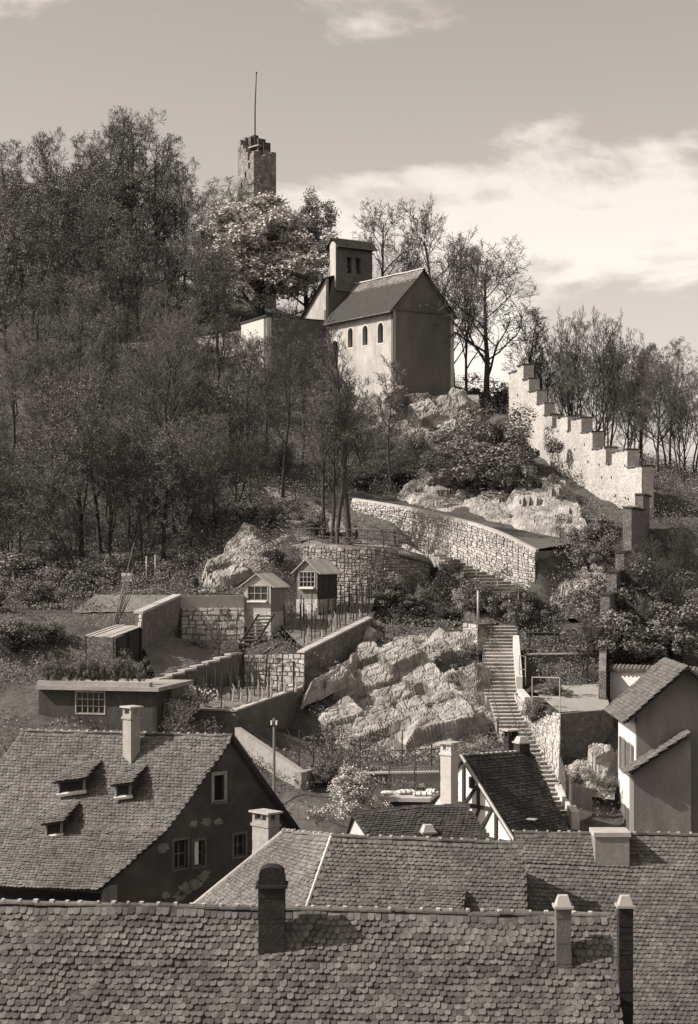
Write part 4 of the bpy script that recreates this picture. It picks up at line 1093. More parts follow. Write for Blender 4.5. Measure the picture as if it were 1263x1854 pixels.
for k in range(9):
    px = 85 + k * 21
    plant('bush', 'potted_shrub', px, 88.7, 0, 'leafy shrub in the flat-roof planter, %s from the left' % ['first', 'second', 'third', 'fourth', 'fifth', 'sixth', 'seventh', 'eighth', 'ninth'][k], 'shrub', 'row of shrubs along the flat roof', h=.95 + .2 * math.sin(k * 2.3), z=zf1 + .4, wide=.62)

# vine stakes
rngv = random.Random(12)
VS = [(345,1276,93.6),(372,1281,93.2),(400,1283,92.8),(352,1262,95.2),(378,1266,94.9),(405,1268,94.5),(432,1268,94.4),(365,1252,96.8),(392,1254,96.6),(420,1256,96.3),(448,1257,96.2),(470,1262,95.6),
      (412,1246,98),(438,1246,98),(464,1247,98),(490,1248,97.8),(515,1250,97.6),(455,1240,99.3),(482,1240,99.4),(508,1241,99.4),(530,1243,99.4)]
for px, py, d in VS + [(px + 13, py + .6, d - .1) for px, py, d in VS[3:17]]:
    p = P(px + rngv.uniform(-4, 4), py, d); z_ = p.z + .05
    o = thing('vine_stake', 'thin wooden vine stake standing in the level vineyard', 'stake', (p.x, p.y, z_), 'stakes in the level vineyard')
    hh = rngv.uniform(1.2, 1.75); MB().tube([(p.x, p.y, z_ - .2), (p.x + rngv.gauss(0, .03), p.y, z_ + hh)], .035, 5).build('pole', M_wood_d, o)
    if rngv.random() < .6: MB().tube([(p.x + .1, p.y - .05, z_ - .1), (p.x + .16, p.y - .05, z_ + .25), (p.x + .04, p.y, z_ + rngv.uniform(.4, .65))], [.075, .055, .03], 5).build('vine_stock', M_wood_l, o)
for k in range(52):
    u_, v_ = (k % 13 + rngv.uniform(.1, .9)) / 13, (k // 13 + rngv.uniform(.2, .8)) / 4
    p = lerp(lerp(P(500, 1132, 107), P(676, 1084, 113.4), u_), lerp(P(556, 1176, 101.9), P(666, 1122, 108.4), u_), v_); z_ = p.z + .05
    o = thing('vine_stake', 'thin wooden vine stake on the sloping upper vineyard', 'stake', (p.x, p.y, z_), 'stakes on the sloping vineyard')
    hh = rngv.uniform(1.1, 1.7); MB().tube([(p.x, p.y, z_ - .2), (p.x + rngv.gauss(0, .03), p.y, z_ + hh)], .034, 5).build('pole', M_wood_d, o)
    if rngv.random() < .35: MB().tube([(p.x + .1, p.y - .05, z_ - .1), (p.x + .15, p.y - .05, z_ + .2), (p.x + .05, p.y, z_ + .5)], [.08, .055, .03], 5).build('vine_stock', M_wood_l, o)
# upper left garden odds and ends
br = P(351, 1073, 110.5)
bo = thing('rain_barrel', 'dark wooden rain barrel on the upper terrace', 'barrel', br)
m1 = MB(); pr = [(.26, 0), (.31, .25), (.33, .45), (.31, .65), (.26, .9)]
for r_, zz in pr:
    for k in range(14): m1.v.append(tuple(br + Vector((math.cos(k * .4488) * r_, math.sin(k * .4488) * r_, zz))))
m1.f = [(i * 14 + k, i * 14 + (k + 1) % 14, (i + 1) * 14 + (k + 1) % 14, (i + 1) * 14 + k) for i in range(4) for k in range(14)] + [tuple(range(56, 70))]; m1.m = [0] * len(m1.f)
m1.build('staves', M_wood_d, bo)
for zz, r_ in ((.22, .315), (.68, .315)):
    MB().tube([br + Vector((math.cos(k * .2856) * r_, math.sin(k * .2856) * r_, zz)) for k in range(23)], .018, 4).build('hoop', M_metal, bo)
for px, py, d, tp, lb in ((265, 1058, 113, 1007, 'left'), (281, 1058, 113, 1004, 'middle'), (374, 1075, 109.5, 1035, 'right')):
    m1 = MB(); m1.tube([P(px, py, d), P(px, tp, d)], .045, 6)
    tag(m1.build('clothes_post', M_metal_l, smooth=True), 'thin pale clothes-line post, %s one of the upper terrace' % lb, 'post')
gf = thing('rail_fence', 'low pale two-rail fence on the upper left terrace', 'fence', P(245, 1082, 107.5))
ga, gb = P(205, 1090, 107), P(288, 1080, 108)
for k in range(9): p = lerp(ga, gb, k / 8); MB().tube([p - UP * .1, p + UP * .55], .035, 5).build('post', M_wood_l, gf)
MB().tube([ga + UP * .5, gb + UP * .5], .035, 5).build('rail', M_wood_l, gf)
bh = thing('beehive_stand', 'small striped box stand among the left trees', 'beehive', P(230, 1064, 112))
for k in range(3): MB().box(P(230, 1040 + k * 5.4, 112), .66, .5, .16).build('box_tier', M_white if k != 1 else M_wood_l, bh)
for s_ in (-.25, .25): MB().box(P(230, 1058, 112) + Vector((s_, 0, -.05)), .06, .4, .55).build('leg', M_wood_d, bh)

# telegraph pole, low garden in front of the rock
tp = thing('telegraph_pole', 'slim wooden pole with small insulators beside the left gable', 'pole', P(496, 1430, 84))
MB().tube([P(496, 1450, 84), P(496, 1300, 84)], [.075, .06], 7).build('shaft', M_wood, tp)
for s_ in (-.12, .12): MB().tube([P(496, 1312, 84) + Vector((s_, -.05, 0)), P(496, 1306, 84) + Vector((s_, -.05, .05))], .05, 6).build('insulator', M_white, tp)
gw = thing('low_garden_wall', 'weathered plaster wall sloping down behind the left gable', 'wall', P(520, 1430, 86))
m1 = MB(); m1.slab(P(425, 1315, 89.4), P(545, 1400, 85), 12, Z(1317, 89.4), 12, Z(1398, 85), .35); m1.slab(P(545.5, 1400, 85), P(570, 1392, 86.8), 12, Z(1398, 85), 12, Z(1392, 86.8), .35); m1.build('wall_face', M_chim, gw)
g2 = thing('terrace_edge_wall', 'dark terrace wall with pale coping in front of the rock', 'wall', P(680, 1405, 88))
m1 = MB(); m1.slab(P(572, 1400, 87.5), P(800, 1396, 87.5), 14, Z(1403, 87.5), 14, Z(1399, 87.5), .3); m1.build('wall_face', M_plaster_g, g2)
m1 = MB(); m1.slab(P(572, 1400, 87.4), P(800, 1396, 87.4), Z(1403, 87.5) + .002, Z(1403, 87.5) + .08, Z(1399, 87.5) + .002, Z(1399, 87.5) + .08, .42); m1.build('coping', M_cement, g2)
for i, px in enumerate((541, 567, 600, 651, 727, 780)):
    d_ = 88.6 if px < 640 else 89.2; z0 = ground(X(px, d_), d_)
    m1 = MB(); m1.tube([(X(px, d_), d_, z0 - .2), (X(px, d_) + .03, d_, z0 + (1.75 if i != 4 else 2.3))], .032, 5)
    tag(m1.build('garden_stake', M_wood_d), 'dark garden stake on the strip below the big rock, %s from the left' % ['first', 'second', 'third', 'fourth', 'fifth', 'sixth', 'seventh', 'eighth', 'ninth'][i], 'stake', 'stakes on the strip below the rock')
for i, (px, tx) in enumerate(((548, 520), (572, 545), (592, 566), (600, 578), (612, 590))):
    d_ = 90; p = P(px, 1385, d_); m1 = MB(); m1.tube([p, P(tx, 1320, d_ + .4)], [.03, .02], 5)
    tag(m1.build('bean_rod', M_wood_d), 'slanting bean rod at the foot of the big rock, %s from the left' % ['first', 'second', 'third', 'fourth', 'fifth', 'sixth', 'seventh', 'eighth', 'ninth'][i], 'rod', 'slanting bean rods')
railing('railing', [P(705, 1395, 88.6), P(752, 1393, 88.6), P(798, 1391, 88.6)], 'thin wire railing left of the tall pale chimney', 1.0, (1.0, .1))
railing('railing', [P(806, 1352, 92.4), P(855, 1340, 93), P(900, 1325, 93.6)], 'thin dark rail across the foot of the rock', .6, (1.0,))
# balcony with bedding put out to air
bl = thing('balcony', 'flat white-edged balcony roof behind the dark ridge', 'balcony', P(740, 1450, 80))
bA, bB, bC, bD = P(686, 1444, 79.4), P(778, 1446, 79.2), P(795, 1425, 81.6), P(694, 1425, 81.8)
zb_ = bA.z
for q_ in (bA, bB, bC, bD): q_.z = zb_
MB().hexa([p - UP * .17 for p in (bA, bB, bC, bD)] + [bA, bB, bC, bD]).build('deck', M_cement, bl)
MB().hexa([Vector((p.x, p.y, 14)) for p in (lerp(bA, bC, .08), lerp(bB, bD, .08), lerp(bC, bA, .08), lerp(bD, bB, .08))] + [p - UP * .172 for p in (lerp(bA, bC, .08), lerp(bB, bD, .08), lerp(bC, bA, .08), lerp(bD, bB, .08))]).build('wall_below', M_wood_d, bl)
nt = thing('wire_fence', 'diamond wire netting fence behind the balcony', 'fence', P(750, 1425, 82.4))
na, nb = P(704, 1428, 82.4), P(796, 1426, 82.4); nh = 1.05
for k in range(3): p = lerp(na, nb, k / 2); MB().tube([p - UP * .3, p + UP * nh], .03, 5).build('post', M_metal, nt)
m1 = MB(); Ln = (nb - na).length; k = -nh
while k < Ln:
    for s_ in (0, 1):
        x0_, x1_ = (k, k + nh) if s_ == 0 else (k + nh, k); c0_, c1_ = max(0, min(Ln, x0_)), max(0, min(Ln, x1_))
        if abs(c0_ - c1_) < .05: continue
        z0_ = nh * (c0_ - x0_) / (x1_ - x0_); z1_ = nh * (c1_ - x0_) / (x1_ - x0_)
        t_ = (nb - na).normalized(); m1.tube([na + t_ * c0_ + UP * z0_, na + t_ * c1_ + UP * z1_], .009, 3, cap=False)
    k += .13
o = m1.build('wire_mesh', M_metal_l, nt, fix=False); o['kind'] = 'stuff'
def pillow(px, py, d, sx, sy, sz, rz, label, stripes=True):
    c = P(px, py, d); c.z = zb_ + sz * .5 + .01; q = MB(); n_ = 14
    for side in (1, -1):
        base = len(q.v)
        for j in range(n_ + 1):
            for i in range(n_ + 1):
                u_, v_ = i / n_ * 2 - 1, j / n_ * 2 - 1
                h_ = ((1 - u_ ** 4) * (1 - v_ ** 4)) ** .5 * .5 * sz * side + .02 * noise.noise((u_ * 3, v_ * 3, px))
                p = Vector((u_ * sx / 2, v_ * sy / 2, h_)); p.rotate(Matrix.Rotation(rz, 3, 'Z')); q.v.append(tuple(c + p))
        for j in range(n_):
            for i in range(n_):
                k_ = base + j * (n_ + 1) + i; q.f.append((k_, k_ + 1, k_ + n_ + 2, k_ + n_ + 1)); q.m.append(1 if stripes and i % 4 == 1 else 0)
    return tag(q.build('pillow', [M_cloth, M_plaster_g], smooth=True), label, 'pillow')
pillow(735, 1432, 80.6, .85, .55, .2, .3, 'large striped pillow airing in the middle of the balcony')
pillow(779, 1425, 80.8, .5, .5, .2, -.2, 'small striped pillow nearest the tall chimney')
pillow(765, 1440, 80.0, .9, .4, .16, .05, 'flat folded bedding lying in front of the pillows')
pillow(700, 1436, 80.4, .5, .4, .16, .5, 'plain white cushion at the left end of the balcony', False)

# ------------------------------------------------------------------ town houses
def deck(parent, Lp, Rp, th=.06, low=.03):
    m1 = MB()
    for i in range(len(Lp) - 1):
        a_, b_, c_, d_ = Lp[i], Rp[i], Rp[i + 1], Lp[i + 1]
        n = (b_ - a_).cross(d_ - a_).normalized(); n = n if n.z > 0 else -n
        m1.hexa([p - n * (th + .05 + low) for p in (a_, d_, c_, b_)] + [p - n * (.012 + low) for p in (a_, d_, c_, b_)])
    m1.build('roof_deck', M_deck, parent)
def chimney(name, label, base, sx, sy, z0, z1, rz, m, cap='slab', loose=None):
    o = thing(name, label, 'chimney', (base.x, base.y, z0))
    b = Vector((base.x, base.y, 0)); R = Matrix.Rotation(rz, 3, 'Z')
    # shaft with slightly uneven courses
    q = MB(); n = max(3, int((z1 - z0) / .13))
    for k in range(n):
        j = random.Random(k * 31 + int(base.x * 10)).uniform(-.012, .012)
        za, zb2 = lerp(z0, z1, k / n), lerp(z0, z1, (k + 1) / n)
        q.box(b + UP * (za + zb2) / 2, sx + j, sy + j, zb2 - za, rz)
    q.build('shaft', m, o)
    if cap == 'arch':
        MB().box(b + UP * (z1 + .04), sx + .14, sy + .14, .08, rz).build('collar', m, o)
        pts = []
        for k in range(13):
            a_ = math.pi * k / 12; pts.append((math.cos(a_) * sx * .47, z1 + .08 + .30 + math.sin(a_) * .18))
        pts = [(sx * .52, z1 + .08)] + pts + [(-sx * .52, z1 + .08)]
        MB().prism([b + R @ Vector((x, -sy * .5, 0)) + UP * z for x, z in pts], R @ Vector((0, sy, 0))).build('arched_cap', m, o)
    elif cap == 'hood':
        MB().box(b + UP * (z1 + .03), sx + .12, sy + .12, .07, rz).build('collar', M_cement, o)
        lo = [R @ Vector((x * sx * .5, y * sy * .5, 0)) for x, y in ((-1, -1), (1, -1), (1, 1), (-1, 1))]
        MB().hexa([b + p + UP * (z1 + .07) for p in lo] + [b + p * .62 + UP * (z1 + .32) for p in lo]).build('cap', M_cement, o)
    else:
        for dx, dy in ((-1, -1), (1, -1), (1, 1), (-1, 1)):
            p = R @ Vector((dx * (sx / 2 - .07), dy * (sy / 2 - .07), 0)); MB().box(b + p + UP * (z1 + .14), .13, .13, .28, rz).build('pier', m, o)
        MB().box(b + UP * (z1 + .31), sx + .2, sy + .2, .07, rz).build('cover_slab', M_cement, o)
        MB().box(b + UP * (z1 - .18), sx + .1, sy + .1, .1, rz).build('collar', m if loose is None else loose, o)
    return o
def body(parent, pts, z0, z1, m, nm='wall'):
    q = MB(); q.hexa([Vector((p[0], p[1], z0)) for p in pts] + [Vector((p[0], p[1], z1)) for p in pts]); return q.build(nm, m, parent)

# foreground house: only its long ridge and camera-side slope are in view
fg = thing('foreground_house', 'nearest house with a long ridge of mossy plain tiles', 'house', (0, 46, 10))
rl, rr_ = P(-160, 1630, 48), P(1097, 1657, 48)
dn = Vector((0, -1, -.98)) * 5.5
Lp, Rp = [rl, rl + dn], [rr_, rr_ + dn + Vector((.0, 0, 0))]
deck(fg, Lp, Rp, low=.11)
lay_tiles(fg, Lp, Rp, .185, .19, M_tile, 300, 101, sag=.03, jit=1.8)
deck(fg, [rl, rl + Vector((0, 5, -4.9))], [rr_, rr_ + Vector((0, 5, -4.9))])
ridge_caps(fg, rl, rr_, .105, .42, M_tile_l, True)
body(fg, ((rl.x, 43.2), (rr_.x - .2, 43.2), (rr_.x - .2, 52.5), (rl.x, 52.5)), 8, 15.2, M_plaster_g)
m1 = MB(); m1.prism([rr_ + Vector((-.22, -5.2, -5.2)), rr_ + Vector((-.22, 5, -5.2)), rr_ + Vector((-.22, 0, -.1))], (.2, 0, 0)); m1.build('gable_wall', M_plaster_g, fg)
c1 = P(492, 1700, 47.2)
chimney('chimney', 'sooty black chimney with arched top on the foreground roof', c1, .70, .62, 17.6, Z(1604, 47.2), 0, M_brick, 'arch')
c2 = P(1018.5, 1700, 47)
chimney('chimney', 'slim rendered chimney near the right end of the foreground roof', c2, .40, .42, 17.4, Z(1642, 47), 0, M_plaster_g, 'hood')
c3 = P(1131, 1700, 50.5)
chimney('chimney', 'dark chimney with pale hood at the lower right corner', c3, .40, .42, 15.5, Z(1641, 50.5), 0, M_brick, 'hood')
MB().box(Vector((c3.x, c3.y - .212, Z(1657, 50.5))), .22, .02, .3).build('soot_opening', M_dark, bpy.data.objects[bpy.data.objects.keys()[-1]].parent) if False else None

# right roof
rh = thing('right_roof_house', 'house with a broad plain tiled roof at the lower right', 'house', (12, 60, 10))
a_, b_ = P(930, 1507, 66), P(1330, 1512, 66); dn = Vector((0, -1, -1.0)) * 9.0
tl0 = lambda p: False
lay_tiles(rh, [a_, P(945, 1560, 64.7), a_ + dn + Vector((.35, 0, 0))], [b_, b_ + dn * .15, b_ + dn], .18, .17, M_tile_l, 0, 111, sag=.02, jit=1.0)
deck(rh, [a_, a_ + dn], [b_, b_ + dn]); deck(rh, [a_, a_ + Vector((0, 5, -5))], [b_, b_ + Vector((0, 5, -5))])
ridge_caps(rh, a_, b_, .1, .42, M_tile_l, True)
body(rh, ((a_.x + .3, 58), (b_.x, 58), (b_.x, 71), (a_.x + .3, 71)), 8, 12.6, M_plaster_g)
m1 = MB(); g_ = a_ + Vector((.18, 0, -.12)); m1.prism([g_ + Vector((0, -8.6, -8.7)), g_ + Vector((0, 5, -8.7)), g_ + Vector((0, 5, -5)), g_], (.2, 0, 0)); m1.build('gable_wall', M_plaster_g, rh)
Nr = Vector((0, -1, 1)).normalized()
def on_r(px, py): return onplane(px, py, a_, Nr)
bc = on_r(1108, 1548)
bxo = thing('roof_stack', 'broad rendered chimney block standing through the right roof', 'chimney', bc)
p0_, p1_, p2_ = on_r(1076, 1578), on_r(1141, 1576), on_r(1076, 1520)
xx0, xx1 = X(1077, 64.7), X(1139, 64.7)
MB().hexa([Vector(q) for q in ((xx0, 64.7, 14), (xx1, 64.7, 14), (xx1, 65.9, 14), (xx0, 65.9, 14), (xx0, 64.7, Z(1515, 64.7)), (xx1, 64.7, Z(1515, 64.7)), (xx1, 65.9, Z(1515, 64.7)), (xx0, 65.9, Z(1515, 64.7)))]).build('shaft', mat('grey_stack_render', .24, .2, 5, bump=.3, bscale=25), bxo)
MB().box((( xx0 + xx1) / 2, 65.3, Z(1511, 64.7)), xx1 - xx0 + .1, 1.3, .16).build('cover_slab', M_cement, bxo)
sk = on_r(981, 1582); sko = thing('roof_window', 'small skylight in the right tiled roof', 'skylight', sk)
R_ = Matrix((Vector((1, 0, 0)), Vector((0, 1, 1)).normalized(), Nr)).transposed()
MB().box(sk + Nr * .08, .46, .62, .2, M=R_).build('frame', M_metal, sko)
MB().box(sk + Nr * .19, .36, .50, .02, M=R_).build('pane', mat('skylight_glass', .16, .1, 2, .2, 0.0, spec=.5), sko)

# middle roof (two slopes meeting in a hip)
mh = thing('middle_roof_house', 'house with a broad hipped roof of speckled tiles in the middle', 'house', (0, 60, 10))
a_, b_ = P(600, 1513, 63), P(945, 1526, 63); dn = Vector((0, -1, -.98)) * 5.2
hipb = P(551, 1654, 60.7); hd = (hipb - a_).normalized()
lo_l = a_ + hd * ((5.2 * .98) / -hd.z)
Rb = b_ + dn
lay_tiles(mh, [a_, lo_l], [b_, Rb + Vector((-.25, 0, 0))], .18, .165, M_tile_l, 0, 121, sag=.05, jit=1.3)
deck(mh, [a_, lo_l], [b_, Rb], low=.13)
ridge_caps(mh, a_, b_, .1, .42, M_tile_l, True); 
m1 = MB(); m1.tube([a_ + UP * .02, lo_l + UP * .04], [.07, .07], 6); m1.build('hip_mortar', M_mortar, mh)
q_ = P(514, 1504, 66.2); Nl = (hipb - a_).cross(q_ - a_).normalized()
bl_ = onplane(345, 1642, a_, Nl); bl2 = q_ + (bl_ - q_) * 1.25
lay_tiles(mh, [q_, bl2], [a_, lo_l], .175, .165, M_tile_l, 0, 123, sag=.02, jit=1.0)
deck(mh, [q_, bl2], [a_, lo_l])
ridge_caps(mh, q_, a_, .1, .42, M_tile_l, True, seed=7)
m1 = MB(); m1.tube([q_ + UP * .03, bl2 + UP * .03], .06, 5); m1.build('verge_mortar', M_mortar, mh)
deck(mh, [a_, a_ + Vector((0, 3, -2.4))], [b_, b_ + Vector((0, 3, -2.4))])
deck(mh, [q_, q_ + Vector((2, 3, -2.4))], [a_, a_ + Vector((1, 3, -2.4))])
m1 = MB(); zz = min(lo_l.z, bl2.z) - .05
m1.add([(bl2.x, bl2.y, 8), (lo_l.x, lo_l.y, 8), (Rb.x - .3, Rb.y + .3, 8), (Rb.x - .3, b_.y + 3, 8), (q_.x + 1, q_.y + 2, 8)] + [(bl2.x, bl2.y, bl2.z - .1), (lo_l.x, lo_l.y, lo_l.z - .1), (Rb.x - .3, Rb.y + .3, Rb.z - .1), (Rb.x - .3, b_.y + 3, 14), (q_.x + 1, q_.y + 2, 14)],
    [(0, 1, 6, 5), (1, 2, 7, 6), (2, 3, 8, 7), (3, 4, 9, 8), (4, 0, 5, 9)]); m1.build('wall', M_plaster_g, mh)
m1 = MB(); m1.add([b_ + UP * -.1, Rb + UP * -.1, Vector((Rb.x, b_.y + 3, Rb.z)), b_ + Vector((0, 3, -2.4))], [(0, 1, 2, 3)]); m1.build('right_gable', M_plaster_g, mh)
# small shed dormer on the middle roof
Nm = Vector((0, -.98, 1)).normalized()
dm = thing('shed_dormer', 'low tiled shed dormer on the middle roof with a dark cheek', 'dormer', onplane(800, 1640, a_, Nm))
t0, t1 = onplane(775, 1603, a_, Nm), onplane(838, 1606, a_, Nm)
f0, f1 = t0 + Vector((-.25, -1.5, -.75)), t1 + Vector((-.2, -1.5, -.75))
lay_tiles(dm, [t0, f0], [t1, f1], .175, .16, M_tile_l, 0, 125, jit=1.0); deck(dm, [t0, f0], [t1, f1])
m1 = MB(); m1.add([t1 - UP * .08, f1 - UP * .08, f1 + Vector((0, .1, -.95)), f0 - UP * .08, f0 + Vector((0, .1, -.95)), t0 - UP * .08], [(0, 1, 2), (1, 3, 4, 2), (3, 5, 4)]); m1.build('cheek', M_dark, dm)
# dark curved roof behind
dh = thing('dark_roof_house', 'low house with a dark sagging tiled roof behind the middle ridge', 'house', (3, 72, 12))
L0_, L1_ = P(636, 1471, 72), P(676, 1530, 69.5); M0 = P(745, 1459, 72.6); R0_, R1_ = P(842, 1457, 73), P(900, 1534, 70)
mid1 = lerp(L1_, R1_, .5)
lay_tiles(dh, [L0_, L1_], [M0, mid1], .18, .17, M_tile_d, 0, 131, sag=0, jit=1.2); lay_tiles(dh, [M0, mid1], [R0_, R1_], .18, .17, M_tile_d, 0, 132, sag=0, jit=1.2)  # dark tile tone paints the shade of a slope turned right
deck(dh, [L0_, L1_], [M0, mid1]); deck(dh, [M0, mid1], [R0_, R1_])
deck(dh, [L0_, L0_ + Vector((-.6, 2.4, -2.2))], [R0_, R0_ + Vector((-.6, 2.4, -2.2))])
ridge_caps(dh, L0_, M0, .09, .42, M_tile_d, False, single=False); ridge_caps(dh, M0, R0_, .09, .42, M_tile_d, False, single=False)
m1 = MB(); m1.add([L0_ + Vector((.12, .1, -.12)), L1_ + Vector((.12, .1, -.12)), L0_ + Vector((-.5, 2.3, -2.3)), Vector((L1_.x + .1, L1_.y + .1, 12)), Vector((L0_.x - .5, L0_.y + 2.3, 12))], [(0, 2, 4, 3, 1)]); m1.build('gable_wall', M_plaster, dh)
body(dh, ((L1_.x + .2, L1_.y + .2), (R1_.x - .2, R1_.y + .2), (R0_.x - .6, R0_.y + 2), (L0_.x + .3, L0_.y + 2)), 9, 17.2, M_plaster_g)
chimney('chimney', 'squat pale chimney with tapered hood on the dark sagging roof', P(774, 1524, 70.6), .5, .5, 17.0, Z(1507, 70.6), .25, M_cement, 'hood')

# half-timbered house
ht = thing('half_timbered_house', 'half-timbered house with a steep dark tiled roof beside the steps', 'house', P(900, 1520, 79))
A = P(836, 1369, 80.5); Bv = P(957, 1360, 85); C = P(934, 1526, 77.6); D = C + (Bv - A) * 1.0
D = onplane(1024, 1503, A, (Bv - A).cross(C - A).normalized())
lay_tiles(ht, [A, C], [Bv, D], .18, .17, M_tile_d, 0, 141, jit=1.1); deck(ht, [A, C], [Bv, D])  # steep slope faces away from the sun; its shade is in the tile colour
back = Vector((-(C - A).x, -(C - A).y, (C - A).z)) * .75
deck(ht, [A, A + back], [Bv, Bv + back])
ridge_caps(ht, A, Bv, .1, .42, M_tile_l, True, seed=9)
m1 = MB(); m1.tube([A + UP * .06 + Vector((-.05, -.03, 0)), C + UP * .06 + Vector((-.05, -.03, 0))], .075, 6); m1.build('verge_flashing', M_metal_l, ht)
# gable wall under the verge, timber framing proud of the plaster
gi = (Bv - A).normalized() * .18
E_ = A + back
gm = MB(); gpts = [A + gi - UP * .12, C + gi - UP * .12, Vector((C.x, C.y, 12)) + gi, Vector((E_.x, E_.y, 12)) + gi, E_ + gi - UP * .12]
gm.add(gpts, [(0, 1, 2, 3, 4)]); gm.build('gable_wall', M_plaster_w, ht)
gx = Vector(((C - A).x, (C - A).y, 0)).normalized(); gn = Vector((gx.y, -gx.x, 0)); gn = gn if gn.y < 0 else -gn
if gn.x > 0 and gn.dot(Vector((0, 0, CZ)) - A) < 0: gn = -gn
def beam(p, q, wd=.17):
    p, q = p + gn * .03, q + gn * .03; t = (q - p).normalized(); s_ = t.cross(gn).normalized() * wd / 2
    MB().hexa([p - s_ - gn * .06, q - s_ - gn * .06, q + s_ - gn * .06, p + s_ - gn * .06, p - s_ + gn * .04, q - s_ + gn * .04, q + s_ + gn * .04, p + s_ + gn * .04]).build('timber', M_wood_d, ht)
Og = A + gi
G = lambda s_, z_: Vector((Og.x, Og.y, 0)) + gx * s_ + UP * (A.z + z_)
sl = (C.z - A.z) / Vector(((C - A).x, (C - A).y, 0)).length; WL = Vector(((C - A).x, (C - A).y, 0)).length
beam(G(-1.2, -2.2), G(2.25, -2.2)); beam(G(-1.0, -3.55), G(WL - .1, -3.55)); beam(G(0, -.3), G(0, -3.6)); beam(G(1.0, -1.3), G(1.0, -2.2)); beam(G(2.2, -2.2), G(2.2, -5.5))
beam(G(.1, -2.1), G(1.0, -1.2), .13); beam(G(1.0, -3.5), G(1.9, -2.2), .14); beam(G(1.1, -2.2), G(.4, -3.5), .14); beam(G(WL - .35, sl * (WL - .35) - .2), G(WL - .35, -6), .2)
MB().box(G(.55, -1.15), .36, .1, .5, math.atan2(gx.y, gx.x)).build('window', M_dark, ht)
body(ht, [(p.x, p.y) for p in (lerp(C, D, .05), lerp(C, D, .97), lerp(Bv, D, .3), lerp(A, C, .3))], 12, min(C.z, D.z) - .25, M_plaster)
chimney('chimney', 'tall pale rendered chimney left of the half-timbered house', P(813, 1440, 79.6), .62, .56, 16, Z(1357, 79.6), .95, M_plaster, 'none' if False else 'slab', M_plaster)
chimney('chimney', 'dark brick chimney behind the half-timbered ridge', P(925, 1370, 86.3), .55, .5, 18, Z(1333, 86.3), .4, M_brick, 'slab')
chimney('chimney', 'lower dark chimney at the right end of the half-timbered ridge', P(944, 1372, 84.6), .55, .6, 18, Z(1345, 84.6), .4, M_brick, 'hood')
bd = onplane(955, 1487, A, (Bv - A).cross(C - A).normalized()); m1 = MB(); m1.box(bd + UP * .12, .85, .3, .05, -.5)
tag(m1.build('roof_board', M_wood_l), 'loose pale board lying on the steep dark roof', 'board')

# left house with the big gable
lh = thing('left_gable_house', 'large old house with a shaded peeling gable and long tiled roof', 'house', P(300, 1600, 76))
A = P(420, 1331, 78); B = P(545, 1507, 80.7); E1 = P(301, 1500, 75.6); E2 = P(178, 1608, 72.9)
FL = P(40, 1322, 81.5); off_ = FL - A
lay_tiles(lh, [FL, E1 + off_, E2 + off_], [A, E1, E2], .18, .165, M_tile_l, 0, 151, sag=.06, jit=1.3)
deck(lh, [FL, E1 + off_, E2 + off_], [A, E1, E2], low=.14)
deck(lh, [FL, B + off_], [A, B]); ridge_caps(lh, FL, A, .09, .42, M_tile_l, True, single=True)
m1 = MB(); m1.tube([A + UP * .01, B + UP * .01], .07, 5); m1.build('rear_verge', M_wood_d, lh)
# gable wall with real openings
gx = Vector((B.x - E2.x, B.y - E2.y, 0)).normalized(); gn = Vector((gx.y, -gx.x, 0)); gn = gn if gn.y < 0 else -gn
Og = Vector((E2.x, E2.y, 9)) - gn * .25 - gx * .0
def on_g(px, py): p = onplane(px, py, Og, gn); return ((p - Og).dot(gx), p.z - 9)
gp = lambda v: ((Vector((v.x, v.y, 9)) - Og).dot(gx), v.z - 9 - .1)
hs = []
for x0_, x1_, y0_, y1_ in ((387, 405, 1449, 1402), (314, 339, 1573, 1519), (349, 370, 1569, 1520), (422, 444, 1551, 1509)):
    p, q = on_g(x0_, y0_), on_g(x1_, y1_); hs.append(rect(p[0], p[1], q[0], q[1]))
e1, e2, aa, bb = gp(E1), gp(E2), gp(A), gp(B)
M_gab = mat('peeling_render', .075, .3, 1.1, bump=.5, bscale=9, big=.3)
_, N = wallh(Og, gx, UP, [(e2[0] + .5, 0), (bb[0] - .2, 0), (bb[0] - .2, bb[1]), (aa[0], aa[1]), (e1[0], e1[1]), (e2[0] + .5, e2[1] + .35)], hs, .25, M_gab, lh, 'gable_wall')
for i, h in enumerate(hs):
    wd = ring_frame(Og, gx, UP, N, h, .16 if i == 0 else .10, .04, M_plaster_g if i else mat('window_stone', .27, .2, 4), lh, 'window')
    window_fill(Og, gx, UP, N, h, .22, wd, None if i == 0 else (1, 1), M_wood, M_dark if i == 0 else M_glass)
    if i == 0:
        p = Og + gx * (h[0][0] + h[1][0]) / 2 + UP * (h[0][1] - .12) + N * .06; MB().box(p, .75, .2, .12, math.atan2(gx.y, gx.x)).build('sill', M_plaster_g, wd)
    if i == 2:
        p = Og + gx * (h[0][0] * .55 + h[1][0] * .45) + UP * (h[0][1] + h[2][1]) / 2 - N * .12; MB().box(p, .22, .02, h[2][1] - h[0][1] - .1, math.atan2(gx.y, gx.x)).build('curtain', M_cloth, wd)
rg = random.Random(3)
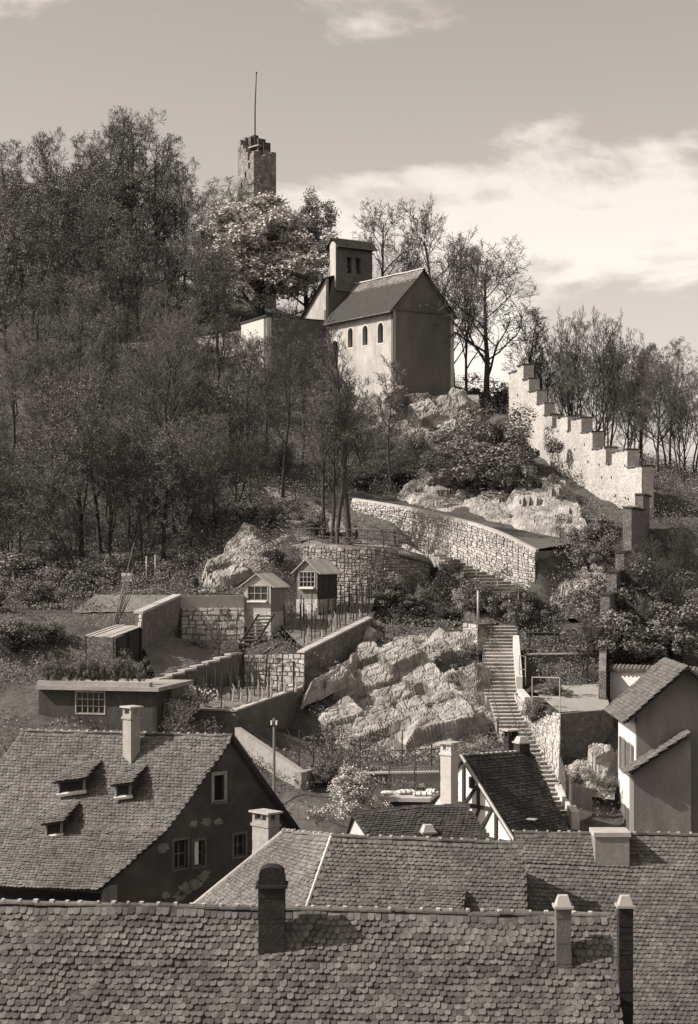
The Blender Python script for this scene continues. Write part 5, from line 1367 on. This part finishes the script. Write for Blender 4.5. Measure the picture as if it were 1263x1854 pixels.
for px, py, s_ in ((296, 1534, .36), (350, 1492, .26), (374, 1488, .34), (395, 1487, .3), (335, 1610, .5), (325, 1622, .45), (370, 1585, .4), (300, 1620, .3), (352, 1600, .45)):
    c = on_g(px, py); q = MB(); k_ = 22
    pts = [Og + gx * (c[0] + math.cos(6.283 * k / k_) * s_ * 1.2 * rg.uniform(.35, 1)) + UP * (c[1] + math.sin(6.283 * k / k_) * s_ * .7 * rg.uniform(.5, 1)) + N * .012 for k in range(k_)]
    q.add(pts, [tuple(range(k_))]); q.build('plaster_patch', mat('old_plaster', .20, .4, 3, big=.3), lh)
for px, py in ((186, 1618), (178, 1625)): pass
body(lh, [(p.x, p.y) for p in (E2 + off_ + Vector((0, .6, 0)), E2 + Vector((-.1, .5, 0)), B + Vector((-.4, -.2, 0)), B + off_)], 9, 15.3, M_plaster_g)
m1 = MB(); p = on_g(197, 1622); m1.box(Og + gx * p[0] + UP * p[1] + N * .05, .75, .05, .9, math.atan2(gx.y, gx.x)); m1.build('boarded_panel', M_wood, lh)
# shed dormers on the left roof
Nl = (FL - A).cross(E1 - A).normalized()
for nm, pxs, lb in (('shed_dormer', (212, 258, 1393, 1384, 1418, 1440), 'small shed dormer in the middle of the left roof'), ('shed_dormer', (110, 176, 1388, 1376, 1410, 1432), 'shed dormer at the left edge of the left roof'), ('shed_dormer', (88, 136, 1462, 1452, 0, 0), 'lowest shed dormer at the left margin of the left roof')):
    x0_, x1_, yt0, yt1, yf, yb = pxs
    t0, t1 = onplane(x0_ + 16, yt0 - 6, A, Nl), onplane(x1_ + 8, yt1 - 2, A, Nl)
    o = thing(nm, lb, 'dormer', t0)
    ex = (t1 - t0).normalized(); fr = Vector((-.35, -1, 0)).normalized()
    f0, f1 = t0 + fr * 1.55 - UP * .62, t1 + fr * 1.55 - UP * .62
    lay_tiles(o, [t0, f0], [t1, f1], .18, .165, M_tile_l, 0, 155, jit=1.0); deck(o, [t0, f0], [t1, f1])
    b0, b1 = f0 - fr * .2 - UP * .62 + ex * .2, f1 - fr * .2 - UP * .62 - ex * .15; h0, h1 = f0 - fr * .2 - UP * .06 + ex * .2, f1 - fr * .2 - UP * .06 - ex * .15
    MB().add([b0, b1, h1, h0], [(0, 1, 2, 3)]).build('window', M_dark, o)
    m1 = MB(); m1.tube([b0, h0], .06, 4); m1.tube([b1, h1], .06, 4); m1.build('frame', M_wood, o)
    MB().tube([b0 - UP * .03 - ex * .1, b1 - UP * .03 + ex * .1], .09, 5).build('sill', M_mortar, o)
    MB().add([b1, h1, t1 - UP * .05], [(0, 1, 2)]).build('cheek', M_wood_d, o); MB().add([b0, h0, t0 - UP * .05], [(0, 1, 2)]).build('cheek', M_wood_d, o)
pc = onplane(238, 1366, A, Nl)
chimney('chimney', 'tall chimney with covered top on the left house ridge', pc, .52, .62, pc.z - .5, Z(1292, pc.y), .75, M_chim, 'slab', M_chim)
pc = P(481, 1515, 67.5)
chimney('chimney', 'rendered chimney with flat cover at the middle roof verge', pc, .56, .95, 16, Z(1484, 67.5), .75, M_chim, 'slab', M_chim)

# right house
rho = thing('right_white_house', 'white house with tiled roof and shuttered windows at the right edge', 'house', (13.4, 82, 14))
ze = 22.25
ea, eb = Vector((12.72, 81.3, ze)), Vector((12.9, 88.6, ze - .05)); up_ = Vector((2.9, 0, 2.53))
lay_tiles(rho, [eb + up_, eb], [ea + up_, ea], .2, .19, M_tile_l, 0, 161, jit=.9); deck(rho, [eb + up_, eb], [ea + up_, ea]); deck(rho, [eb + up_, eb + up_ + Vector((2.9, 0, -2.53))], [ea + up_, ea + up_ + Vector((2.9, 0, -2.53))])
m1 = MB(); m1.tube([ea + Vector((-.05, 0, -.08)), eb + Vector((-.05, 0, -.08))], .08, 6); m1.build('gutter', M_metal, rho)
Ow = Vector((13.45, 88.3, 13)); Uw = Vector((-.1 / 6.2, -6.2 / 6.2, 0)).normalized()
hs = [rect(1.3, 6.3, 2.2, 7.9), rect(3.9, 6.3, 4.8, 7.9), rect(1.3, 3.2, 2.2, 4.7), rect(3.9, 3.2, 4.8, 4.7)]
_, N = wallh(Ow, Uw, UP, [(0, 0), (6.2, 0), (6.2, ze - 12.7), (0, ze - 12.7)], hs, .2, M_plaster_w, rho, 'side_wall')
for h in hs:
    wd = ring_frame(Ow, Uw, UP, N, h, .07, .03, M_cement, rho, 'window'); window_fill(Ow, Uw, UP, N, h, .15, wd, (1, 2))
    for s_ in (-1, 1):
        xc = h[0][0] - .33 if s_ < 0 else h[1][0] + .33; p = Ow + Uw * xc + UP * (h[0][1] + h[2][1]) / 2 + N * .04
        sh = MB().box(p, .06, .5, 1.6, 0).build('shutter', M_plaster_g, wd)
Og2 = Vector((13.35, 82.05, 12.9))
wallh(Og2, Vector((1, .02, 0)).normalized(), UP, [(0, 0), (4.56, 0), (4.56, 9.75), (2.28, 11.7), (0, 9.75)], [], .2, mat('house_render', .2, .22, 1.2, bump=.3, bscale=16, big=.3, stretch=(1, 1, .4)), rho, 'gable_wall')
pe0, pe1 = Vector((12.75, 80.4, 20.0)), Vector((12.8, 82.0, 20.0)); pu = Vector((2.8, 0, 1.82))
lay_tiles(rho, [pe1 + pu, pe1], [pe0 + pu, pe0], .3, .26, M_tile_l, 0, 163, jit=.9); deck(rho, [pe1 + pu, pe1], [pe0 + pu, pe0])
m1 = MB(); m1.hexa([Vector((13.0, 80.7, 12)), Vector((15.6, 80.7, 12)), Vector((15.6, 82, 12)), Vector((13.0, 82, 12)), Vector((13.0, 80.7, 19.95)), Vector((15.6, 80.7, 21.65)), Vector((15.6, 82, 21.65)), Vector((13.0, 82, 19.9))]); m1.build('annexe', mat('house_render', .3), rho)

# ------------------------------------------------------------------ trees, each on its own spot
T = plant
T('full2', 'chestnut_tree', 474, 176, 392, 'broad bright-leaved tree in front of the ruined keep', wide=1.5)
T('full1', 'leafy_tree', 556, 180, 388, 'dark leafy tree between the keep and the chapel', wide=1.1)
T('bare1', 'bare_tree', 690, 186, 385, 'bare spreading tree behind the chapel bell gable', wide=1.05)
T('bare2', 'bare_tree', 768, 187, 412, 'bare tree directly behind the chapel roof ridge', wide=1.1)
T('bare2', 'bare_tree', 822, 164, 478, 'slim bare tree against the right chapel corner', wide=.8)
T('bare1', 'bare_tree', 880, 162, 470, 'tallest bare tree right of the chapel', wide=1.45, rz=1.0)
T('bud2', 'bare_tree', 846, 163, 480, 'budding tree close beside the tallest bare tree', wide=.8)
T('slim', 'bare_tree', 965, 163, 560, 'thin young tree beside the top of the stepped wall', wide=1.3)
for i, (px, d, tp, kd, lb) in enumerate(((985, 166, 612, 'multi', 'leftmost bushy bare tree behind the stepped wall'), (1040, 160, 590, 'multi', 'tall bushy bare tree behind the middle of the stepped wall'),
        (1095, 156, 598, 'multi', 'broad bare tree behind the lower stepped wall'), (1145, 152, 640, 'multi', 'bare tree above the end of the stepped wall'), (1190, 148, 672, 'bare1', 'bare tree at the right edge behind the stepped wall'),
        (1235, 150, 690, 'multi', 'bare tree at the far right margin'), (1210, 164, 640, 'bud3', 'budding tree far behind the right margin'), (1255, 160, 660, 'bud3', 'budding tree at the outer right margin'), (1015, 172, 640, 'bud3', 'budding tree far behind the upper stepped wall'), (1160, 168, 650, 'bud1', 'budding tree far behind the wall end'), (1070, 165, 640, 'bud3', 'budding tree deep behind the stepped wall'), (1128, 160, 690, 'bud3', 'low budding tree behind the stepped wall end'))):
    T(kd, 'bare_tree', px, d, tp, lb, group='trees behind the stepped wall', wide=.95)
# left wood
LWD = [(-30, 189, 372, 'bud3'), (32, 187, 352, 'full1'), (78, 188, 335, 'bud3'), (135, 190, 318, 'full1'), (170, 187, 330, 'bud1'), (222, 189, 330, 'full1'), (262, 186, 352, 'bud3'), (308, 188, 372, 'full1'), (348, 186, 395, 'bud3'), (110, 169, 440, 'bud1'), (10, 168, 440, 'full1'), (230, 167, 455, 'bud3'), (170, 165.5, 470, 'bud2'), (-60, 196, 300, 'bud1'), (20, 190, 285, 'bud1'), (90, 196, 268, 'bud2'), (150, 200, 262, 'bud1'), (205, 203, 240, 'bud2'), (238, 199, 222, 'bare1'), (285, 201, 268, 'bud1'), (330, 195, 320, 'bud2'), (372, 192, 345, 'bud3'), (400, 186, 378, 'bud1'),
       (50, 176, 360, 'bud3'), (120, 178, 350, 'full1'), (185, 176, 390, 'bud3'), (250, 178, 400, 'bud1'), (300, 174, 420, 'bud3'), (345, 172, 450, 'bud3'), (395, 170, 470, 'bud1'),
       (-20, 160, 480, 'bud1'), (60, 158, 500, 'bud3'), (140, 156, 520, 'bud1'), (215, 155, 540, 'bud3'), (270, 154, 545, 'bud2'), (330, 152, 560, 'bud1'), (395, 152, 590, 'bud2'),
       (20, 140, 620, 'bud2'), (95, 140, 640, 'bud1'), (175, 139, 600, 'bud2'), (240, 138, 640, 'bud3'), (310, 136, 590, 'bare1'), (365, 140, 640, 'bud2'),
       (-10, 126, 760, 'bud1'), (70, 124, 740, 'bud2'), (150, 121, 720, 'bud1'), (182, 124, 690, 'bare2'), (235, 124, 780, 'bud3'), (318, 127, 610, 'bare2'), (268, 128, 770, 'bud1')]
PLC = {'full1': 'leafy', 'bud1': 'budding', 'bud2': 'slender budding', 'bud3': 'forked budding', 'bare1': 'bare', 'bare2': 'slender bare'}
_seen = set()
for px, d, tp, kd in LWD:
    row = 'crest' if d > 182 else 'upper slope' if d > 165 else 'middle slope' if d > 145 else 'lower slope' if d > 132 else 'foot'
    band = 'crest' if d > 195 else 'shoulder' if d > 182 else None
    row = band or row
    side = 'outer left' if px < 15 else 'far left' if px < 75 else 'left' if px < 160 else 'inner left' if px < 225 else 'centre' if px < 290 else 'right' if px < 360 else 'far right'
    T(kd, 'wood_tree', px, d, tp, '%s tree on the %s of the left wood, %s side%s' % (PLC[kd], row, side, ', nearer one' if (kd, row, side) in _seen else ''), group='trees of the left wood'); _seen.add((kd, row, side))
rngu = random.Random(77)
for i in range(26):
    px = -80 + 24 * i + rngu.uniform(-10, 10); d = rngu.choice((124, 130, 136, 143, 148, 155)) + rngu.uniform(-2, 2)
    if px > 420: d += 12
    x = X(px, d); zb = ground(x, d); hh = rngu.uniform(3.2, 5.2)
    row = 'foot' if d < 133 else 'lower slope' if d < 146 else 'middle slope'
    T(rngu.choice(('bud3', 'bud3', 'multi')), 'understory_tree', px, d, 0, 'low many-stemmed young tree on the %s of the left wood, %s from the left' % (row, ['first', 'second', 'third', 'fourth', 'fifth', 'sixth', 'seventh', 'eighth', 'ninth', 'tenth', 'eleventh', 'twelfth', 'thirteenth', 'fourteenth', 'fifteenth', 'sixteenth', 'seventeenth', 'eighteenth', 'nineteenth', 'twentieth', 'twenty-first', 'twenty-second', 'twenty-third', 'twenty-fourth', 'twenty-fifth', 'twenty-sixth'][i]), group='understory of the left wood', h=hh, wide=1.5)
for i, (px, d, tp, kd) in enumerate(((-30, 119, 790, 'bud1'), (25, 117, 840, 'bud3'), (105, 118.5, 800, 'bud1'), (140, 117, 860, 'bud3'), (205, 119, 800, 'bud2'), (255, 118, 850, 'bud3'), (295, 120, 790, 'bud1'), (345, 121, 810, 'bud3'), (390, 125, 770, 'bud1'), (425, 127, 790, 'bud3'))):
    T(kd, 'edge_tree', px, d, tp, '%s tree along the lower edge of the left wood, %s from the left' % (PLC[kd], ('first', 'second', 'third', 'fourth', 'fifth', 'sixth', 'seventh', 'eighth', 'ninth', 'tenth')[i]), group='trees along the wood edge', wide=1.15)
# slender trees in front of the chapel
for px, d, tp, kd, lb, w_ in ((452, 133, 615, 'slim', 'slender bare tree left of the footpath', 1.2), (511, 131, 590, 'bare2', 'dark slender tree beside the footpath bend', .7), (418, 137, 640, 'slim', 'thin tree among the bushes left of the footpath', 1.3),
        (588, 118.5, 700, 'bud2', 'leaning dark trunk at the left of the platform', .9), (604, 117.6, 668, 'plat', 'dark forked tree in the middle of the platform', .75), (634, 117.4, 585, 'tall', 'tall straight dark tree at the right of the platform', .8),
        (712, 137, 655, 'slim', 'thin young tree in front of the shaded chapel gable', 1.3), (545, 142, 640, 'bud2', 'budding tree below the courtyard wall', .9), (580, 145, 620, 'slim', 'thin tree in front of the courtyard wall', 1.5), (480, 146, 630, 'bud1', 'budding tree left of the courtyard wall corner', .85),
        (660, 140, 720, 'bud3', 'low budding tree below the lit chapel wall', 1.0), (760, 143, 790, 'bud3', 'low budding tree on the rocks below the chapel', 1.3), (610, 139, 740, 'bud1', 'small budding tree behind the platform trees', 1.0)):
    T(kd, 'slender_tree', px, d, tp, lb, wide=w_)
for i, (px, d, tp) in enumerate(((1138, 108, 1010), (1168, 111, 985), (1200, 107, 1020), (1232, 113, 960), (1150, 104, 1090))):
    T('multi', 'bare_sapling', px, d, tp, 'bare many-stemmed sapling on the shaded right slope, %s' % ('beside the lower town wall', 'behind the first sapling', 'above the white house', 'at the right margin', 'just behind the white wall')[i], group='saplings on the shaded slope', wide=1.2)
# garden trees
T('orchard', 'fruit_tree', 397, 100.8, 1112, 'small leafing fruit tree by the dry stone wall', wide=1.0)
T('blossom', 'blossom_tree', 640, 79.2, 1404, 'white blossoming tree behind the dark sagging roof', wide=1.25, base_py=1512)
T('bushw', 'blossom_shrub', 318, 90.6, 1262, 'pale blossoming shrub behind the left house ridge', 'shrub', wide=1.25, base_py=1345)
T('bushw', 'blossom_shrub', 285, 90.2, 1282, 'low blossoming shrub beside the flat-roofed building', 'shrub', wide=1.1, base_py=1345)
T('conif', 'yew_tree', 798, 112.6, 1002, 'dark dense yew beside the upper steps', wide=1.0)
T('orchard', 'fruit_tree', 1048, 100.6, 1128, 'thin fruit tree on the small right terrace', wide=.9)
T('orchard', 'fruit_tree', 1063, 101.2, 1120, 'second thin fruit tree on the small right terrace', wide=.75)
T('conif', 'yew_tree', 962, 108.5, 1064, 'dark rounded evergreen right of the stair head', wide=1.5)
T('slim', 'young_tree', 1013, 116.4, 940, 'spindly young tree at the end of the tarred road', wide=1.6)
# shrubs
BU = [('bush', 845, 143, 770, 1.5, 'large rounded shrub on the rocks below the chapel'), ('bush', 905, 141, 765, 1.3, 'tall shrub left of the chalky slope'), ('bush', 800, 141, 810, 1.5, 'spreading shrub above the tarred road'), ('bush', 880, 138, 800, 1.5, 'shrub leaning over the road from the pale rocks'),
      ('bush', 925, 143, 800, 1.0, 'shrub close to the foot of the stepped wall'), ('bushd', 720, 138.5, 845, 1.7, 'dark shrub mass at the back of the road'), ('bushd', 660, 137, 850, 1.6, 'dark shrub behind the tall platform tree'), ('bush', 1015, 130, 905, 1.0, 'shrub below the middle of the stepped wall'),
      ('bush', 1085, 118, 935, 1.3, 'shrub at the foot of the lower stepped wall'), ('bush', 1065, 114.5, 985, 1.4, 'dense shrub beside the end wall of the road'), ('bushb', 1075, 112.5, 1030, 1.1, 'pale leafy shrub above the cold frame'),
      ('bush', 700, 113.2, 1040, 1.2, 'shrub under the platform wall'), ('bush', 745, 112.8, 1075, 1.6, 'rounded shrub left of the yew'), ('bushd', 760, 111.0, 1105, 2.0, 'dark clipped hedge mass above the big rock'), ('bushd', 715, 111.2, 1105, 1.8, 'left part of the hedge above the big rock'), ('bushd', 808, 110.6, 1105, 1.8, 'right part of the hedge above the big rock'),
      ('bush', 870, 109.8, 1050, 1.5, 'shrub on the bank below the upper steps'), ('bush', 885, 133.5, 805, 1.5, 'large dark shrub hanging over the road rocks'), ('bush', 930, 132, 835, 1.2, 'shrub at the right end of the road rocks'), ('bush', 822, 135, 838, 1.3, 'shrub at the left end of the road rocks'), ('bush', 1098, 102.6, 1110, 1.3, 'ivy shrub clinging to the foot of the lower town wall'), ('bush', 1112, 107, 1050, 1.2, 'ivy shrub halfway along the lower town wall'), ('bush', 1165, 108, 1060, 1.6, 'shaded shrub on the slope right of the lower town wall'), ('bushw', 838, 110.6, 1072, .9, 'white flowering bush right of the yew'), ('bush', 905, 108.9, 1072, 1.4, 'shrub under the end of the upper steps'), ('bush', 940, 107.2, 1088, 1.2, 'shrub at the head of the lower steps'),
      ('bush', 845, 101.5, 1210, 1.6, 'grassy shrub on the rock left of the steps'), ('bush', 820, 98.5, 1262, 1.6, 'trailing shrub over the right part of the rock'), ('bush', 868, 100.5, 1245, 1.2, 'shrub hugging the left edge of the steps'), ('bush', 790, 104, 1180, 1.5, 'shrub growing on the upper rock'), ('bush', 860, 104.2, 1185, 1.2, 'shrub under the pale stair pier'),
      ('bush', 350, 101.8, 1158, 1.5, 'low shrub at the foot of the dry stone wall'), ('bush', 170, 92.6, 1195, 1.4, 'garden shrub left of the lean-to shelter'), ('bush', 225, 94, 1192, 1.4, 'garden shrub below the lean-to shelter'), ('bush', 1000, 98.6, 1235, 1.6, 'flower bed shrub on the right terrace'), ('bush', 968, 95, 1268, 1.2, 'grassy tuft at the terrace corner by the steps'),
      ('bush', 1080, 90, 1400, 1.7, 'shrub behind the picket fence'), ('bushb', 1045, 88.4, 1388, 1.2, 'pale flowering shrub on the rock behind the fence'), ('bush', 1092, 88, 1420, 1.5, 'climbing shrub beside the white house'), ('bush', 590, 86.5, 1450, 1.3, 'dark shrub beside the low garden wall'),
      ('bush', 570, 118.8, 930, 1.3, 'shrub on the bank left of the footpath'), ('bush', 500, 121.5, 912, 1.5, 'shrub above the sunlit scree'), ('bush', 455, 124, 905, 1.6, 'spreading shrub at the edge of the left wood'), ('bushd', 495, 114.6, 1012, 1.3, 'brushwood heap behind the pale hut'),
      ('bush', 1150, 103.2, 1130, 1.5, 'shaded shrub behind the white garden wall'), ('bush', 1200, 103.2, 1120, 1.5, 'shaded shrub at the right margin'), ('bush', 1115, 104.0, 1150, 1.2, 'shaded shrub at the foot of the lower town wall'),
      ('bush', 20, 99, 1120, 1.8, 'garden shrub at the far left bank'), ('bush', 90, 100, 1125, 1.6, 'garden shrub left of the lean-to shelter on the bank'), ('bushd', -40, 104, 1060, 2.0, 'dark shrub beyond the left margin of the bank'), ('bush', 60, 106, 1050, 1.7, 'spreading shrub on the upper left bank'), ('bush', 120, 112, 1030, 1.8, 'shrub at the foot of the left wood'), ('bush', 190, 115, 1020, 1.7, 'shrub under the beehive trees'), ('bush', 300, 116, 1015, 1.7, 'shrub behind the clothes-line posts'), ('bush', 30, 116, 1000, 2.0, 'large shrub at the lower left wood edge'),
      ('bush', 860, 165, 700, 1.6, 'shrub at the foot of the tallest bare tree'), ('bush', 905, 165, 705, 1.6, 'shrub behind the top of the stepped wall'), ('bush', 1000, 150, 760, 1.6, 'shrub just behind the stepped wall crest')]
for kd, px, d, tp, w_, lb in BU:
    T(kd, 'shrub', px, d, tp, lb, 'shrub', wide=w_)

# ------------------------------------------------------------------ undergrowth (uncountable)
def scatter(name, label, zones, n, ls, m, seed, hmax=.7, cnt=9):
    rng = random.Random(seed); q = MB()
    tot = sum(z[6] for z in zones)
    for (px0, px1, d0, d1, py0, py1, wgt) in zones:
        for _ in range(int(n * wgt / tot)):
            d = rng.uniform(d0, d1); x = X(rng.uniform(px0, px1), d); z = ground(x, d)
            py = H0 - (z - CZ) / d * F
            if not (py0 < py < py1): continue
            if noise.noise((x * .35, d * .35, seed)) < -.28: continue
            if 122 < d < 152 and 900 < H0 * 0 + CX + x / d * F < 1170:
                wx = lerp(wa, wb, (d - wa.y) / (wb.y - wa.y)).x
                if wx - 6 < x < wx + .3 and noise.noise((x * .5, d * .5, 5)) < .25: continue
            hh = hmax * rng.uniform(.3, 1)
            for _k in range(cnt):
                v = Vector((rng.gauss(0, 1), rng.gauss(0, 1), rng.gauss(0, 1))).normalized(); b = v.orthogonal().normalized(); b.rotate(Matrix.Rotation(rng.uniform(0, 6.28), 3, v))
                p = Vector((x + rng.gauss(0, .28), d + rng.gauss(0, .28), z + abs(rng.gauss(0, .5)) * hh)); s = ls * rng.uniform(.6, 1.4)
                q.add([p - v * s * .5, p + b * s * .35, p + v * s * .6, p - b * s * .35], [(0, 1, 2, 3)])
    return tag(q.build(name, m, fix=False), label, 'undergrowth', kind='stuff')
scatter('undergrowth', 'leafy undergrowth and brambles covering the wooded hillside', [(-120, 480, 118, 172, 640, 1062, 6), (430, 700, 126, 160, 700, 900, 2.2), (690, 960, 134, 156, 760, 905, 1.2), (1000, 1300, 108, 150, 850, 1210, 2.0), (350, 540, 113, 122, 960, 1062, .5), (-150, 340, 108, 119, 1010, 1100, 1.3), (820, 1350, 150, 186, 690, 900, 2.6), (380, 700, 172, 192, 500, 640, 1.6), (-120, 420, 170, 205, 440, 660, 3)], 44000, .10, M_leaf, 71, 1.7)
scatter('grass_tufts', 'grass and weeds on the rocky banks and terrace edges', [(560, 900, 92, 110, 1130, 1390, 3), (560, 900, 86, 94, 1360, 1460, .9), (680, 1060, 107, 116, 1040, 1135, 1.2), (120, 440, 106, 114, 1062, 1085, .8), (940, 1100, 100, 112, 1090, 1245, 1.2), (440, 560, 100, 112, 1100, 1190, .4), (-150, 330, 90, 108, 1085, 1240, 2.2), (900, 1110, 86, 100, 1290, 1480, .8), (540, 780, 115, 128, 920, 1000, .5), (-150, 560, 80, 90.5, 1290, 1480, 1.5)], 14000, .10, M_leaf, 73, .35, 7)
scatter('garden_greens', 'small vegetable seedlings on the dug beds', [(250, 435, 93, 104, 1150, 1240, 1.2), (130, 320, 101, 107, 1082, 1112, .6), (330, 545, 92, 99.5, 1246, 1287, .7), (500, 680, 102, 113, 1082, 1180, .8)], 1700, .075, M_leaf, 75, .22, 6)

# ------------------------------------------------------------------ person seated on the platform bench
def person():
    p0 = P(646, 978, 118.2); p0.z = zp + .06
    J = {'pel': (0, 0, .50), 'spi': (-.03, 0, .78), 'che': (-.07, 0, .98), 'nek': (-.10, 0, 1.12), 'hed': (-.13, 0, 1.24), 'top': (-.13, 0, 1.34),
         'hl': (-.04, -.1, .49), 'kl': (-.44, -.13, .50), 'al': (-.40, -.14, .10), 'fl': (-.58, -.15, .05), 'hr': (-.04, .1, .49), 'kr': (-.42, .13, .50), 'ar': (-.34, .15, .10), 'fr': (-.52, .15, .05),
         'sl': (-.07, -.19, 1.04), 'el': (-.10, -.25, .78), 'wl': (-.34, -.19, .66), 'ml': (-.43, -.17, .62), 'sr': (-.07, .19, 1.04), 'er': (-.10, .25, .78), 'wr': (-.33, .19, .68), 'mr': (-.42, .17, .64)}
    Rr = {'pel': .16, 'spi': .145, 'che': .155, 'nek': .058, 'hed': .095, 'top': .07, 'hl': .095, 'kl': .07, 'al': .045, 'fl': .035, 'hr': .095, 'kr': .07, 'ar': .045, 'fr': .035, 'sl': .065, 'el': .05, 'wl': .035, 'ml': .03, 'sr': .065, 'er': .05, 'wr': .035, 'mr': .03}
    E = [('pel', 'spi'), ('spi', 'che'), ('che', 'nek'), ('nek', 'hed'), ('hed', 'top'), ('pel', 'hl'), ('hl', 'kl'), ('kl', 'al'), ('al', 'fl'), ('pel', 'hr'), ('hr', 'kr'), ('kr', 'ar'), ('ar', 'fr'), ('che', 'sl'), ('sl', 'el'), ('el', 'wl'), ('wl', 'ml'), ('che', 'sr'), ('sr', 'er'), ('er', 'wr'), ('wr', 'mr')]
    names = list(J); me = bpy.data.meshes.new('person'); me.from_pydata([J[k] for k in names], [(names.index(a), names.index(b)) for a, b in E], [])
    o = bpy.data.objects.new('tmp_person', me); COL.objects.link(o)
    sk = o.modifiers.new('skin', 'SKIN')
    for i, k in enumerate(names): me.skin_vertices[0].data[i].radius = (Rr[k], Rr[k])
    me.skin_vertices[0].data[0].use_root = True
    o.modifiers.new('sub', 'SUBSURF').levels = 2
    bpy.context.view_layer.update()
    m2 = bpy.data.meshes.new_from_object(o.evaluated_get(bpy.context.evaluated_depsgraph_get()))
    bpy.data.objects.remove(o)
    sk_ = mat('skin', .36, .05, 2, .6, 0.0); jk = mat('dark_jacket', .035, .2, 6, bump=.2); tr = mat('grey_trousers', .10, .2, 6, bump=.2)
    m2.materials.clear()
    for q in (jk, tr, sk_): m2.materials.append(q)
    for f in m2.polygons:
        c = f.center; f.use_smooth = True
        f.material_index = 2 if (c.z > 1.12 or (c.x < -.36 and .58 < c.z < .72 and abs(c.y) < .23)) else (1 if c.z < .56 else 0)
    root = thing('person', 'person in dark jacket sitting on the platform facing left', 'person', p0)
    b = bpy.data.objects.new('body', m2); COL.objects.link(b); b.parent = root
    hq = MB(); n = 12
    for j in range(7):
        for i in range(n):
            th = math.pi * .58 * j / 6; a = 2 * math.pi * i / n
            hq.v.append((-.115 + .105 * math.sin(th) * math.cos(a), .1 * math.sin(th) * math.sin(a), 1.285 + .115 * math.cos(th)))
    hq.f = [(j * n + i, j * n + (i + 1) % n, (j + 1) * n + (i + 1) % n, (j + 1) * n + i) for j in range(6) for i in range(n)]; hq.m = [0] * len(hq.f)
    hq.v = [(x + p0.x, y + p0.y, z + p0.z) for x, y, z in hq.v]
    hq.build('hair', mat('dark_hair', .03, .2, 5), root, smooth=True)
    nq = MB(); nq.tube([p0 + Vector((-.215, 0, 1.26)), p0 + Vector((-.245, 0, 1.225))], [.012, .02], 5); nq.build('nose', sk_, root)
    st_ = thing('stool', 'low dark seat under the person on the platform', 'seat', p0)
    MB().box(p0 + Vector((.02, 0, .345)), .6, .55, .06).build('seat', M_wood_d, st_)
    for dx in (-.22, .26):
        for dy in (-.2, .2): MB().box(p0 + Vector((dx, dy, .13)), .06, .06, .37).build('leg', M_wood_d, st_)
person()

# ------------------------------------------------------------------ tidy
for k, o in list(PROTO.items()):
    if k not in _used:
        for c in list(o.children): bpy.data.objects.remove(c)
        bpy.data.objects.remove(o)
for o in bpy.data.objects:
    if 'proto_h' in o: del o['proto_h']
